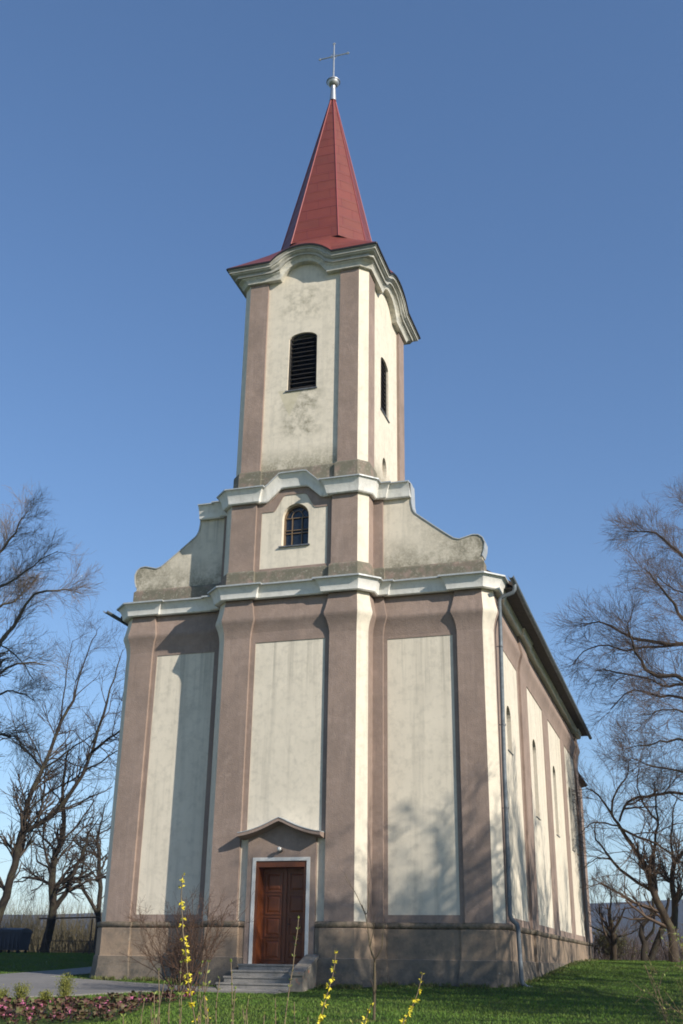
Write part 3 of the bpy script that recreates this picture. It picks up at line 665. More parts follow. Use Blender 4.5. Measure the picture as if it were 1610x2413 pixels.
def up_flash(p): h = {.97: 0, .9: .04, .48: .43, .38: .45}[round(abs(p[0]), 2)] if (len(p) > 2 and p[2]) else 0; return [(.32, 14.955 + h), (.365, 14.95 + h), (.37, 14.99 + h), (.34, 15.0 + h), (-.05, 15.06 + h * .98), (-.25, 15.06 + h * .95)]
q = MB(); q.sweep(upath, up_flash, caps=True); part(q, 'upper_cornice_flashing', 'zinc')

# -- doorway: portal, hood, surround, door, lamp
def ogee(hw, z_end, z_pk, n=14):
    pts = []
    for i in range(n + 1):
        t = i / n; u = -1 + 2 * t; a = abs(u)
        h = (1 - a); sh = .8 * h ** 1.75 + .2 * h; sh -= .05 * max(0, (h - .85) / .15) ** 2; pts.append((u * hw, z_end + (z_pk - z_end) * sh))
    return pts
og = ogee(1.05, 3.92, 4.26)
b = MB(); b.plate((0, -P, 0), X, FN, [(-1.05, -.4), (-.78, -.4), (-.78, 3.15), (.78, 3.15), (.78, -.4), (1.05, -.4)] + og[::-1], [], .115); portal = part(b, 'portal', 'pink')
q = MB(); q.plate((0, -P - .02, 0), X, FN, [(-.88, .4), (-.78, .4), (-.78, 3.15), (.78, 3.15), (.78, .4), (.88, .4), (.88, 3.245), (-.88, 3.245)], [], .018); part(q, 'door_surround', 'white_door', portal)
def hood(dz, off0, off1, name, mat, parent):
    top = ogee(1.27, 3.9, 4.33, 26); q = MB(); vs = []
    for (u, z) in top: vs += [(u, -.70, z + dz + .02), (u, -P - off1, z + dz), (u, -P - off1, z + dz - (.085 if off0 > .05 else .02)), (u, -.70, z + dz - off0)]
    n = len(top); fs = [(i * 4 + k, (i + 1) * 4 + k, (i + 1) * 4 + (k + 1) % 4, i * 4 + (k + 1) % 4) for i in range(n - 1) for k in range(4)] + [(0, 1, 2, 3), (n * 4 - 1, n * 4 - 2, n * 4 - 3, n * 4 - 4)]
    q.add(vs, fs); return part(q, name, mat, parent)
hd = hood(0, .15, .36, 'portal_hood', 'pink', portal)
hood(.028, .012, .375, 'hood_flashing', 'zinc', portal)
lamp = MB(); lamp.lathe((-.02, 0, 0), [(.05, 0), (.06, .02), (.06, .03)], 12)
lamp = MB(); lamp.tube([(-.02, -P, 3.43), (-.02, -P - .06, 3.43)], .05, 12); lamp.tube([(-.02, -P - .05, 3.43), (-.02, -P - .12, 3.45)], .02, 8); lp = part(lamp, 'wall_lamp', 'dark_metal', smooth=True)
q = MB(); q.lathe((-.02, -P - .15, 3.40), [(.012, 0), (.04, .012), (.06, .04), (.065, .07), (.05, .105), (.02, .12)], 14); part(q, 'lamp_globe', 'lampglass', lp, smooth=True)
q = MB(); q.plate((0, -.795, 0), X, FN, [(-.775, .4), (-.70, .4), (-.70, 2.98), (.70, 2.98), (.70, .4), (.775, .4), (.775, 3.145), (-.775, 3.145)], [], .47); door = part(q, 'door', 'door', label=None) if False else part(q, 'door', 'door')
for s in (-1, 1):
    x0, x1 = sorted((s * .01, s * .70)); q = MB(); q.box((x0, -.36, .40), (x1, -.31, 2.98))
    cx = (x0 + x1) / 2; hw = .215
    for k in range(4):
        z0 = .55 + k * .605; z1 = z0 + .47
        # raised moulding frame round a fielded panel
        q.plate((0, -.385, 0), X, FN, rect(cx - hw - .045, cx + hw + .045, z0 - .045, z1 + .045), [rect(cx - hw, cx + hw, z0, z1)], .03)
        q.add([(cx - hw + .02, -.361, z0 + .02), (cx + hw - .02, -.361, z0 + .02), (cx + hw - .02, -.361, z1 - .02), (cx - hw + .02, -.361, z1 - .02), (cx - hw + .07, -.378, z0 + .07), (cx + hw - .07, -.378, z0 + .07), (cx + hw - .07, -.378, z1 - .07), (cx - hw + .07, -.378, z1 - .07)],
              [(0, 1, 5, 4), (1, 2, 6, 5), (2, 3, 7, 6), (3, 0, 4, 7), (4, 5, 6, 7)])
    if s < 0: q.box((-.035, -.40, .42), (.04, -.361, 2.96))
    lf = part(q, 'door_leaf', 'door', door)
q = MB(); q.box((.085, -.375, 1.28), (.125, -.361, 1.55)); q.tube([(.105, -.37, 1.46), (.105, -.43, 1.46), (.19, -.435, 1.455)], .012, 6); part(q, 'handle', 'dark_metal', door)
# -- steps with a cheek wall
q = MB(); zt = .40; y = -.36; ys = [-1.2, -1.52, -1.84, -2.16, -2.9]; zs = [.4, .245, .09, -.065, -.205]
for i, (yy, zz) in enumerate(zip(ys, zs)):
    xl = -1.02 - .07 * i if i < 4 else -1.75
    q.box((xl, yy, -.55), (.852 if i < 4 else .8, (y if i == 0 else ys[i - 1]), zz)); 
    if i < 4: q.box((xl - .02, yy - .025, zz - .045), (.853, yy + .02, zz + .003))
steps = part(q, 'steps', 'stone')
q = MB(); q.add([(.86, -.78, -.5), (1.2, -.78, -.5), (1.2, -2.12, -.5), (.86, -2.12, -.5), (.86, -.78, .6), (1.2, -.78, .6), (1.2, -2.12, .14), (.86, -2.12, .14)], [(0, 1, 5, 4), (1, 2, 6, 5), (2, 3, 7, 6), (3, 0, 4, 7), (4, 5, 6, 7), (0, 3, 2, 1)])
q.add([(.83, -.78, .6), (1.23, -.78, .6), (1.23, -2.16, .13), (.83, -2.16, .13), (.83, -.78, .68), (1.23, -.78, .68), (1.23, -2.16, .21), (.83, -2.16, .21)], [(0, 1, 5, 4), (1, 2, 6, 5), (2, 3, 7, 6), (3, 0, 4, 7), (4, 5, 6, 7), (0, 3, 2, 1)])
part(q, 'cheek_wall', 'cheek', steps)

# -- tower shaft
AY = 2.27; TF = -.52; TB = 5.06
def tower_loop(rel=.1):
    f = TF; fr = f + rel; sx = 2.37; sr = sx - rel
    q1 = [(-1.38, fr), (-1.38 + 1e-6, fr)]
    front = [(-2.08, f), (-1.38, f), (-1.38, fr), (1.38, fr), (1.38, f), (2.08, f), (sx, f + .29), (sx, .53), (sr, .53), (sr, 4.01), (sx, 4.01), (sx, TB - .29), (2.08, TB), (1.38, TB), (1.38, TB - rel), (-1.38, TB - rel), (-1.38, TB), (-2.08, TB), (-sx, TB - .29), (-sx, 4.01), (-sr, 4.01), (-sr, .53), (-sx, .53), (-sx, f + .29)]
    return front
for s in (-1, 1):
    sp = lambda l: [(s * x, y) for x, y in (l if s > 0 else l[::-1])]
    pil(sp([(1.38, TF), (2.08, TF), (2.37, TF + .29), (2.37, .53), (1.9, .53), (1.9, .1), (1.38, .1)]), 15.0, 23.75)
    pil(sp([(2.37, 4.01), (2.37, TB - .29), (2.08, TB), (1.38, TB), (1.38, 4.4), (1.9, 4.4), (1.9, 4.01)]), 15.0, 23.75)
LOUV = rect(-.54, .54, 18.88, 20.96)[:2] + [(.54 * math.cos(a), 20.90 + .27 * math.sin(a)) for a in np.linspace(.25, math.pi - .25, 9)]
def louvre(O, U, N, c):
    q = MB(); hole = [(u + c, z) for u, z in LOUV]
    O = Vector(O)
    q.plate(O - N * .07, U, N, [(u * 1.03 + c, z) for u, z in LOUV], [[((u) * .9 + c, 18.95 + (z - 18.88) * .955) for u, z in LOUV]], .1)
    wn = part(q, 'louvre_window', 'louvre')
    q = MB()
    for k in range(12):
        z = 18.98 + k * .178
        a = O - N * .08 + Vector((0, 0, z)); bk = O - N * .28 + Vector((0, 0, z + .13)); th = Vector((0, 0, .018))
        l, r = U * (c - .5), U * (c + .5)
        q.add([a + l, a + r, bk + r, bk + l, a + l + th, a + r + th, bk + r + th, bk + l + th], [(0, 1, 5, 4), (1, 2, 6, 5), (2, 3, 7, 6), (3, 0, 4, 7), (4, 5, 6, 7), (0, 3, 2, 1)])
    part(q, 'louvre_slats', 'louvre', wn)
    q = MB(); q.plate(O - N * .35, U, N, hole, [], .02); part(q, 'dark_opening', 'black', wn)
    q = MB(); a = O + N * .045; q.plate(a, U, N, rect(c - .6, c + .58, 18.82, 18.86), [], .3); part(q, 'sill', 'zinc_dark', wn)
def oval(c, z, a, b, n=20): return [(c + a * math.cos(2 * math.pi * i / n), z + b * math.sin(2 * math.pi * i / n)) for i in range(n)]
HUMP = [(-1.4, 14.9), (1.4, 14.9), (1.4, 23.6), (.86, 23.6), (.7, 23.85), (.4, 24.15), (0, 24.25), (-.4, 24.15), (-.7, 23.85), (-.86, 23.6), (-1.4, 23.6)]
b = MB(); b.plate((0, TF + .1, 0), X, FN, HUMP, [LOUV], .42); part(b, 'wall_panel', 'cream_tower')
louvre((0, TF + .1, 0), X, FN, 0)
for s in (-1, 1):
    N = Vector((s, 0, 0)); U = Yv * s; c = s * AY
    def hu(l, k=1.25): return [(u * k + c, z) for u, z in l]
    b = MB(); b.plate((s * 2.27, 0, 0), U, N, hu(HUMP), [[(u + c - s * .03, z) for u, z in LOUV], oval(s * 2.2, 16.7, .29, .41)], .42); part(b, 'wall_panel', 'cream_tower')
    louvre((s * 2.27, 0, 0), U, N, c - s * .03)
    q = MB(); q.plate((s * 2.13, 0, 0), U, N, oval(s * 2.2, 16.7, .30, .42), [oval(s * 2.2, 16.7, .24, .36)], .05)
    q.box((min(s * 2.08, s * 2.125), 1.95, 16.665), (max(s * 2.08, s * 2.125), 2.45, 16.695)); ov = part(q, 'oval_window', 'frame')
    q = MB(); q.plate((s * 2.07, 0, 0), U, N, oval(s * 2.2, 16.7, .30, .42), [], .02); part(q, 'pane', 'glass', ov)
b = MB(); b.plate((0, TB - .1, 0), -X, -FN, HUMP, [LOUV], .42); part(b, 'wall_panel', 'cream_tower')
louvre((0, TB - .1, 0), -X, -FN, 0)
TL = tower_loop()
q = MB(); q.sweep(TL, [(-.03, 15.86), (.0, 15.85), (.06, 15.80), (.07, 15.75), (.07, 14.9)], closed=True); part(q, 'tower_ledge_band', 'pink_ledge')
# -- tower cornice, humped over each face
def hump_lo(d): a = abs(d) / .88; return .62 * (1 - a ** 2.6) if a < 1 else 0
def hump_hi(d):
    a = abs(d) / 1.17
    return .50 * (1 - a ** 2.3) if a < 1 else 0
CX, CY0, CY1 = 2.37, TF, TB
def cloop():
    pts = []
    us = [-1.17, -1.06, -1.0, -.95, -.88, -.82, -.74, -.64, -.5, -.35, -.18, 0, .18, .35, .5, .64, .74, .82, .88, .95, 1.0, 1.06, 1.17]
    pts += [(-2.08, CY0, 9)] + [(u, CY0, u) for u in us] + [(2.08, CY0, 9), (CX, CY0 + .29, 9)]
    pts += [(CX, AY + u * 1.15, u) for u in us] + [(CX, CY1 - .29, 9), (2.08, CY1, 9)]
    pts += [(-u, CY1, u) for u in us] + [(-2.08, CY1, 9), (-CX, CY1 - .29, 9)]
    pts += [(-CX, AY - u * 1.15, u) for u in us] + [(-CX, CY0 + .29, 9)]
    return pts
CP = [(-.15, 0), (.115, -.01), (.125, .08), (.135, .15), (.165, .26), (.22, .34), (.22, .40), (.29, .41), (.29, .58), (.32, .60), (.37, .66), (.385, .72), (.43, .73), (.435, .88), (.465, .90), (.475, 1.0)]
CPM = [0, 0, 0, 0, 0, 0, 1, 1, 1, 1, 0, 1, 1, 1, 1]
def tc_prof(p):
    lo = 23.46 + (hump_lo(p[2]) if abs(p[2]) < 5 else 0); hi = 24.0 + (hump_hi(p[2]) if abs(p[2]) < 5 else 0)
    return [(o, lo + t * (hi - lo)) for o, t in CP]
loop = cloop()
def sharpen(q, prof, k):
    # the corner chamfer of the shaft dies out into a square eave
    for i, p in enumerate(loop):
        if abs(p[2]) < 5: continue
        sx = 1 if p[0] > 0 else -1; sy = -1 if p[1] < AY else 1
        for j in range(k):
            o, z = prof(p)[j]; w = min(1, max(0, (o - .1) / .28)); x, y, _ = q.v[i * k + j]
            X_, Y_ = sx * (CX + o), (CY0 - o if sy < 0 else CY1 + o)
            q.v[i * k + j] = (x + (X_ - x) * w * .97, y + (Y_ - y) * w * .97, z)
q = MB(); q.sweep(loop, tc_prof, closed=True, profmat=CPM); sharpen(q, tc_prof, len(CP)); part(q, 'tower_cornice', ['white_tower', 'cornice_grey'], smooth=True, sharp=22)
def edge_prof(p):
    hi = 24.0 + (hump_hi(p[2]) if abs(p[2]) < 5 else 0); return [(.47, hi - .005), (.52, hi - .015), (.525, hi + .035), (.475, hi + .05)]
q = MB(); q.sweep(loop, edge_prof, closed=True); sharpen(q, edge_prof, 4); part(q, 'cornice_edge', 'dark_metal')
# -- spire: octagon, flared skirt following the humped eaves
A1, D0, ZB, ZA = .945, 1.79, 25.85, 34.75
def octo(sc): return [(x * sc, AY + y * sc) for x, y in ((-A1, -D0), (A1, -D0), (D0, -A1), (D0, A1), (A1, D0), (-A1, D0), (-D0, A1), (-D0, -A1))]
q = MB(); r0 = octo(1); r1 = octo(.065); zt = 34.62
rings = []; NR = 16
cuts = [0.0] + sorted(.965 * (k + random.uniform(-.16, .16)) / NR for k in range(1, NR)) + [.965]
for k in range(NR):
    t0, t1 = cuts[k], cuts[k + 1]; lap = .0032 if k else .001
    rings += [(1 - t0 + lap, ZB + (ZA - ZB) * t0), (1 - t1 + .0005, ZB + (ZA - ZB) * t1)]
vs = []
for sc, z in rings: vs += [(x, y, z) for x, y in octo(sc)]
fs = [(i * 8 + k, i * 8 + (k + 1) % 8, (i + 1) * 8 + (k + 1) % 8, (i + 1) * 8 + k) for i in range(len(rings) - 1) for k in range(8)]
q.add(vs, fs); spire = part(q, 'spire', 'red')
q = MB()
for k in range(8):
    a = octo(1.006)[k]; b_ = octo(.042)[k]; q.tube([(a[0], a[1], ZB - .02), (b_[0], b_[1], ZB + (ZA - ZB) * .965)], .022, 6)
part(q, 'ridge_strip', 'red_edge', spire)
# skirt
n = len(loop); q = MB(); vs = []
def outer(i, o):
    tmp = MB(); return None
tmp = MB(); tmp.sweep(loop, lambda p: [(.5, 24.33 + (hump_hi(p[2]) if abs(p[2]) < 5 else 0))], closed=True) if False else None
def offs_loop(o):
    res = []
    for i in range(n):
        a, b_, c_ = loop[i - 1], loop[i], loop[(i + 1) % n]
        def nr(p1, p2): d = Vector((p2[0] - p1[0], p2[1] - p1[1])).normalized(); return Vector((d.y, -d.x))
        n1, n2 = nr(a, b_), nr(b_, c_); m = (n1 + n2) / (1 + n1.dot(n2)); x, y = b_[0] + m.x * o, b_[1] + m.y * o
        if abs(b_[2]) > 5:
            X_ = (1 if x > 0 else -1) * (CX + o); Y_ = CY0 - o if y < AY else CY1 + o; x += (X_ - x) * .97; y += (Y_ - y) * .97
        res.append((x, y))
    return res
eav = offs_loop(.505)
def octo_hit(x, y):
    dx, dy = x, y - AY; best = 1e9
    oc = [(px, py - AY) for px, py in octo(1)]
    for k in range(8):
        (x1, y1), (x2, y2) = oc[k], oc[(k + 1) % 8]; ex, ey = x2 - x1, y2 - y1; den = dx * ey - dy * ex
        if abs(den) < 1e-9: continue
        t = (x1 * ey - y1 * ex) / den
        if t > 0: best = min(best, t)
    return (dx * best, AY + dy * best)
m_ = 7
for i in range(n):
    ex, ey = eav[i]; ez = 24.06 + (hump_hi(loop[i][2]) if abs(loop[i][2]) < 5 else 0)
    ix, iy = octo_hit(ex, ey)
    for k in range(m_):
        t = k / (m_ - 1); zz = ez + (ZB + .02 - ez) * t ** 1.04
        vs.append((ex + (ix - ex) * t, ey + (iy - ey) * t, zz))
fs = [(i * m_ + k, ((i + 1) % n) * m_ + k, ((i + 1) % n) * m_ + k + 1, i * m_ + k + 1) for i in range(n) for k in range(m_ - 1)]
q.add(vs, fs); part(q, 'spire_skirt', 'red', spire, smooth=True, sharp=25)
# finial
q = MB(); q.lathe((0, AY, 34.3), [(.15, 0), (.13, .3), (.11, .62), (.10, .8), (.12, .84)], 16); fin = part(q, 'finial', 'steel', smooth=True)
q = MB(); q.lathe((0, AY, 35.1), [(.09, 0), (.19, .06), (.25, .17), (.265, .22), (.30, .235), (.30, .275), (.265, .29), (.22, .37), (.12, .44), (.06, .5)], 24); part(q, 'ball', 'steel', fin, smooth=True)
q = MB(); q.tube([(0, AY, 35.5), (0, AY, 37.52)], [.045, .03], 8); q.tube([(-.62, AY, 36.82), (.62, AY, 36.82)], .028, 8)
for (x, z, dx, dz) in ((-.62, 36.82, -1, 0), (.62, 36.82, 1, 0), (0, 37.52, 0, 1)):
    for (a, b_) in ((dx, dz), (dz * .7 + dx * .2, dx * .7 + dz * .2), (-dz * .7 + dx * .2, -dx * .7 + dz * .2)): q.lathe((x + a * .05, AY, z + b_ * .05 - .035), [(.012, 0), (.035, .02), (.035, .05), (.012, .07)], 8)
q.lathe((0, AY, 35.56), [(.045, 0), (.075, .04), (.045, .08)], 10)
for s in (-1, 1): q.tube([(s * .16, AY, 36.84), (0, AY, 37.0)], .012, 5); q.tube([(s * .16, AY, 36.8), (0, AY, 36.64)], .012, 5)
part(q, 'cross', 'steel', fin)
# -- nave roof, gutters, downpipes, sanctuary
SL = .62; RX = 6.88; RZ = 11.50
q = MB(); rz = RZ + RX * SL
pr = [(-RX, RZ), (0, rz), (RX, RZ), (RX, RZ - .12), (0, rz - .14), (-RX, RZ - .12)]
vs = [(x, .75, z) for x, z in pr] + [(x, 25.2, z) for x, z in pr]
q.add(vs, [(i, (i + 1) % 6, 6 + (i + 1) % 6, 6 + i) for i in range(6)] + [tuple(range(6))[::-1], tuple(range(6, 12))]); roof = part(q, 'roof', 'tile')
for s in (-1, 1):
    q = MB(); q.box((min(s * 6.45, s * 6.84), .78, 11.36), (max(s * 6.45, s * 6.84), 25.1, 11.372)); part(q, 'soffit', 'soffit', roof)
    # ragged lower ends of the tiles, one connected strip
    vs = []; n = 120; rg = random.Random(4)
    for k in range(n + 1):
        yy = .8 + k * 24.2 / n; dx = rg.uniform(-.03, .03); dz = rg.uniform(-.02, .025)
        vs += [(s * 6.66, yy, 11.44), (s * (6.90 + dx), yy, 11.36 + dz), (s * (6.90 + dx), yy, 11.40 + dz)]
    q = MB(); q.add(vs, [(k * 3 + a, k * 3 + 3 + a, k * 3 + 3 + (a + 1) % 3, k * 3 + (a + 1) % 3) for k in range(n) for a in range(3)]); part(q, 'eave_tiles', 'tile', roof)
q = MB(); q.add([(-6.0, 24.9, 11.3), (6.0, 24.9, 11.3), (0, 24.9, 15.9)], [(0, 1, 2)]); part(q, 'rear_gable', 'cream')
for s in (-1, 1):
    q = MB(); k = 8; vs = []; L = 14
    for j in range(L + 1):
        yy = -.25 + j * (25.3 / L); zz = 11.42 - .16 * j / L + .012 * math.sin(j * 2.1)
        for i in range(k + 1):
            a = math.pi + math.pi * i / k; vs.append((s * (6.92 + .085 * math.cos(a)), yy, zz + .085 * math.sin(a)))
        for i in range(k + 1):
            a = 2 * math.pi - math.pi * i / k; vs.append((s * (6.92 + .078 * math.cos(a)), yy, zz + .078 * math.sin(a) + .002))
    kk = 2 * (k + 1); fs = [(j * kk + i, j * kk + (i + 1) % kk, (j + 1) * kk + (i + 1) % kk, (j + 1) * kk + i) for j in range(L) for i in range(kk)] + [tuple(range(kk)), tuple(range(L * kk, (L + 1) * kk))[::-1]]
    q.add(vs, fs); gu = part(q, 'gutter', 'pipe')
    PY = .0 if s > 0 else 1.1
    q = MB(); q.tube([(s * 6.92, .45 + PY, 11.36), (s * 6.92, .45 + PY, 11.2), (s * 6.86, .46 + PY, 11.1), (s * 6.5, .5 + PY, 11.0), (s * 6.42, .5 + PY, 10.9), (s * 6.41, .5 + PY, 10.0), (s * 6.36, .42 + PY, 6), (s * 6.35, .36 + PY, 1.75), (s * 6.38, .36 + PY, 1.64), (s * 6.53, .38 + PY, 1.5), (s * 6.55, .38 + PY, 1.4), (s * 6.58, .38 + PY, .15), (s * 6.6, .37 + PY, .02), (s * 6.72, .34 + PY, -.08), (s * 6.86, .3 + PY, -.1)], .062, 12)
    dp = part(q, 'downpipe', 'pipe', smooth=True)
    for zz in (9.4, 7.0, 4.6, 2.2):
        q = MB(); yb = .36 + PY + (zz - 1.75) * .0165
        q.lathe((s * (6.35 + max(0, (zz - 1.75)) * .0073), yb, zz), [(.072, 0), (.072, .05)], 12); q.box((min(s * 6.2, s * 6.33), yb - .01, zz + .015), (max(s * 6.2, s * 6.33), yb + .01, zz + .035))
        part(q, 'pipe_bracket', 'zinc_dark', dp)
q = MB(); q.prism([(-5.9, 24.76), (5.9, 24.76), (5.9, 29.5), (3.5, 33), (-3.5, 33), (-5.9, 29.5)], -.8, 9.6, 0); ap = part(q, 'sanctuary_wall', 'pink')
q = MB(); q.add([(-6.22, 24.76, 9.55), (6.22, 24.76, 9.55), (6.22, 29.7, 9.55), (3.8, 33.5, 9.55), (-3.8, 33.5, 9.55), (-6.22, 29.7, 9.55), (0, 24.76, 13.2), (0, 28.8, 13.2)], [(1, 2, 7, 6), (2, 3, 7), (3, 4, 7), (4, 5, 7), (5, 0, 6, 7), (0, 1, 6), (0, 5, 4, 3, 2, 1)]); part(q, 'sanctuary_roof', 'tile', ap)
# ------------------------------------------------------------------ trees
def unit(v): return v / np.maximum(np.linalg.norm(v, axis=-1, keepdims=True), 1e-9)
def perp_rand(t):
    r = RNG.normal(size=t.shape); r = r - t * (r * t).sum(-1, keepdims=True); return unit(r)
def interp_poly(Pl, idx, t):
    n = Pl.shape[1] - 1; f = t * n; i = np.minimum(f.astype(int), n - 1); fr = (f - i)[:, None]
    a = Pl[idx, i]; b = Pl[idx, i + 1]; return a + (b - a) * fr, unit(b - a)
def spawn(Pl, rad, per, ang, length, npts=4, upw=.25, wob=.25, tmin=.2, rfac=.5, rmin=.006, lens=None):
    N = len(Pl); cnt = RNG.poisson(per, N) if np.isscalar(per) else RNG.poisson(per); idx = np.repeat(np.arange(N), cnt); m = len(idx)
    t = RNG.uniform(tmin, 1.0, m); p0, tan = interp_poly(Pl, idx, t); a = np.radians(RNG.uniform(*ang, m))[:, None]
    d = unit(tan * np.cos(a) + perp_rand(tan) * np.sin(a) + np.array([0, 0, upw])); L = RNG.uniform(*length, m) * (1.1 - .5 * t)
    if lens is not None: L = L * lens[idx]
    out = np.empty((m, npts, 3)); out[:, 0] = p0; cur = p0.copy()
    for k in range(1, npts):
        d = unit(d + RNG.normal(size=d.shape) * wob + np.array([0, 0, upw * .35])); cur = cur + d * (L / (npts - 1))[:, None]; out[:, k] = cur
    r = np.maximum(rmin, rad[idx] * rfac * (1.15 - .6 * t)); return out, r
def tubes_np(Pl, r, k=3, tip=.45):
    N, n, _ = Pl.shape; T = np.empty_like(Pl); T[:, 1:-1] = Pl[:, 2:] - Pl[:, :-2]; T[:, 0] = Pl[:, 1] - Pl[:, 0]; T[:, -1] = Pl[:, -1] - Pl[:, -2]; T = unit(T)
    ref = np.where(np.abs(T[:, :1, 2:3]) > .9, np.array([1., 0, 0]), np.array([0, 0, 1.])); A = unit(np.cross(T, np.broadcast_to(ref, T.shape))); B = np.cross(T, A)
    rr = r[:, None] * np.linspace(1, tip, n)[None]; ang = 2 * np.pi * np.arange(k) / k
    V = Pl[:, :, None] + (A[:, :, None] * np.cos(ang)[:, None] + B[:, :, None] * np.sin(ang)[:, None]) * rr[:, :, None, None]
    base = (np.arange(N) * n * k)[:, None, None] + (np.arange(n - 1) * k)[None, :, None]; j = np.arange(k)[None, None]; j2 = (j + 1) % k
    F = np.stack([base + j, base + j2, base + k + j2, base + k + j], -1).reshape(-1, 4); return V.reshape(-1, 3), F
def join(parts):
    V = []; F = []; o = 0
    for v, f in parts: V.append(v); F.append(f + o); o += len(v)
    return np.concatenate(V), np.concatenate(F)
def smooth_line(pts, n):
    """Catmull-Rom resample"""
    p = np.array(pts, float); p = np.vstack([2 * p[0] - p[1], p, 2 * p[-1] - p[-2]]); m = len(p) - 3; out = []
    for s in np.linspace(0, m, n):
        i = min(int(s), m - 1); u = s - i; a, b, c, d = p[i:i + 4]
        out.append(.5 * (2 * b + (c - a) * u + (2 * a - 5 * b + 4 * c - d) * u * u + (3 * b - a - 3 * c + d) * u ** 3))
    return np.array(out)
def build_tree(name, label, cat, limbs, bark_m, twig_m, dens=1.0, l1=(.9, 2.1), l2=(.4, 1.0), l3=(.2, .5), per2=6, per3=6, upw=.25, group=None, per4=0, trunk_n=1, rmin=.006, root=None, ang=(20, 50)):
    p0 = limbs[0][2][0]; limbs = [(limbs[0][0], limbs[0][1], [(p0[0], p0[1], max(p0[2], g(p0[1]) - .12))] + [q for q in limbs[0][2][1:] if q[2] > g(p0[1]) + .2])] + list(limbs[1:])
    base = np.array(limbs[0][2][0]) if root is None else np.array(root)
    t = thing(name, label, cat, tuple(base), group)
    Ls = []; rads = []; L1 = []; R1_ = []; tr = []
    for i, (r0, r1, pts) in enumerate(limbs):
        n = 12; ln = smooth_line(pts, n) - base; seglen = np.linalg.norm(np.diff(ln, axis=0), axis=1).sum()
        bend = RNG.normal(size=ln.shape) * .012 * seglen ** .5; bend[0] = 0; bend[-1] = 0; ln = ln + bend
        v, f = tubes_np(ln[None], np.array([r0 * (.74 if group and 'left' in group else .88)]), 9 if r0 > .12 else 6, r1 / r0); tr.append((v, f))
        per = seglen / .36 * dens * (1.0 if i >= trunk_n else .7)
        o, r = spawn(ln[None], np.array([max(r1, .02)]), np.array([per]), ang, l1, 7, upw, .15, .12 if i >= trunk_n else .35, .6, .011); L1.append(o); R1_.append(r)
    V, F = join(tr); trunk = mesh_np('trunk', V, F, bark_m, t, smooth=True)
    P1 = np.concatenate(L1); r1 = np.concatenate(R1_)
    P2, r2 = spawn(P1, r1, per2, (20, 48), l2, 5, upw * .7, .15, .1, .6, rmin * 1.2)
    P3, r3 = spawn(P2, r2, per3, (18, 48), l3, 4, upw * .6, .16, .1, .6, rmin)
    prt = [tubes_np(P1, r1, 4), tubes_np(P2, r2, 3), tubes_np(P3, r3, 3, .6)]
    if per4: P4, r4 = spawn(P3, r3, per4, (20, 60), (l3[0] * .7, l3[1] * .7), 3, upw, .25, .2, .7, rmin * .9); prt.append(tubes_np(P4, r4, 3, .7))
    V, F = join(prt); mesh_np('crown', V, F, twig_m, t)
    return t
def rnd_limbs(base, h, spread, n, lean=(0, 0), r=.3, start=.3, seed=0, droop=0):
    rg = np.random.default_rng(seed); b = np.array(base, float); L = []
    top = b + np.array([lean[0], lean[1], h]); ln = [b, b + (top - b) * .35 + rg.normal(size=3) * .2, b + (top - b) * .7 + rg.normal(size=3) * .35, top]; L.append((r, r * .18, [tuple(x) for x in ln]))
    for i in range(n):
        t = start + (1 - start) * (i + .5) / n; p = b + (top - b) * t; a = i * 2.4 + rg.uniform(-.5, .5); ln_ = spread * (1.15 - .6 * t) * rg.uniform(.75, 1.15)
        d = np.array([math.cos(a), math.sin(a), .55]); p1 = p + d * ln_ * .35; p2 = p + d * ln_ * .7 + np.array([0, 0, .12 * ln_]); p3 = p + d * ln_ + np.array([0, 0, (.32 - droop) * ln_])
        L.append((r * .5 * (1.1 - .7 * t), .025, [tuple(p), tuple(p1 + rg.normal(size=3) * .15), tuple(p2 + rg.normal(size=3) * .2), tuple(p3)]))
    return L
LW = 'bare trees left of the church'; RW = 'bare trees right of the church'
build_tree('bare_tree', 'tall bare tree with tan twigs whose crown enters from the left photo edge', 'tree', SKEL['L0'], 'bark_olive', 'twig_tan', 1.3, (1.0, 2.5), (.7, 1.6), (.4, .9), 7, 4.5, .10, LW, rmin=.0055)
build_tree('bare_tree', 'dark bare tree with leaning forked trunk and limbs rising to the church corner', 'tree', SKEL['L1'], 'bark_dark', 'twig_dark', 0.8, (1.6, 4.2), (.9, 2.1), (.4, 1.1), 6, 4.3, .06, LW, rmin=.005, ang=(20, 60))
build_tree('bare_tree', 'bare tree with a dark trunk forking low beside the metal frame, brown lit upper stem', 'tree', SKEL['L2'], 'bark_dark', 'twig_dark', 0.62, (1.6, 4.6), (.9, 2.2), (.4, 1.1), 5.5, 4, .03, LW, rmin=.005, ang=(25, 70))
build_tree('bare_tree', 'thin twin-stemmed bare tree close against the left edge of the church', 'tree', SKEL['L3'], 'bark_dark', 'twig_dark', 0.7, (1.5, 4.0), (.9, 2.0), (.4, 1.0), 5.5, 4, .03, LW, rmin=.005, ang=(25, 70))
build_tree('bare_tree', 'bare tree with a trunk leaning left and an arching low limb right of the church', 'tree', SKEL['R1'], 'bark_brown', 'twig_brown', 1.0, (1.4, 3.8), (.8, 1.8), (.4, .9), 6.5, 4.2, .03, RW, rmin=.005, ang=(25, 65))
build_tree('bare_tree', 'upright bare tree at the right edge behind the yellowish shrub', 'tree', SKEL['R8'], 'bark_brown', 'twig_brown', 1.0, (1.4, 3.8), (.8, 1.8), (.4, .9), 6.5, 4.2, .03, RW, rmin=.005, ang=(25, 65))
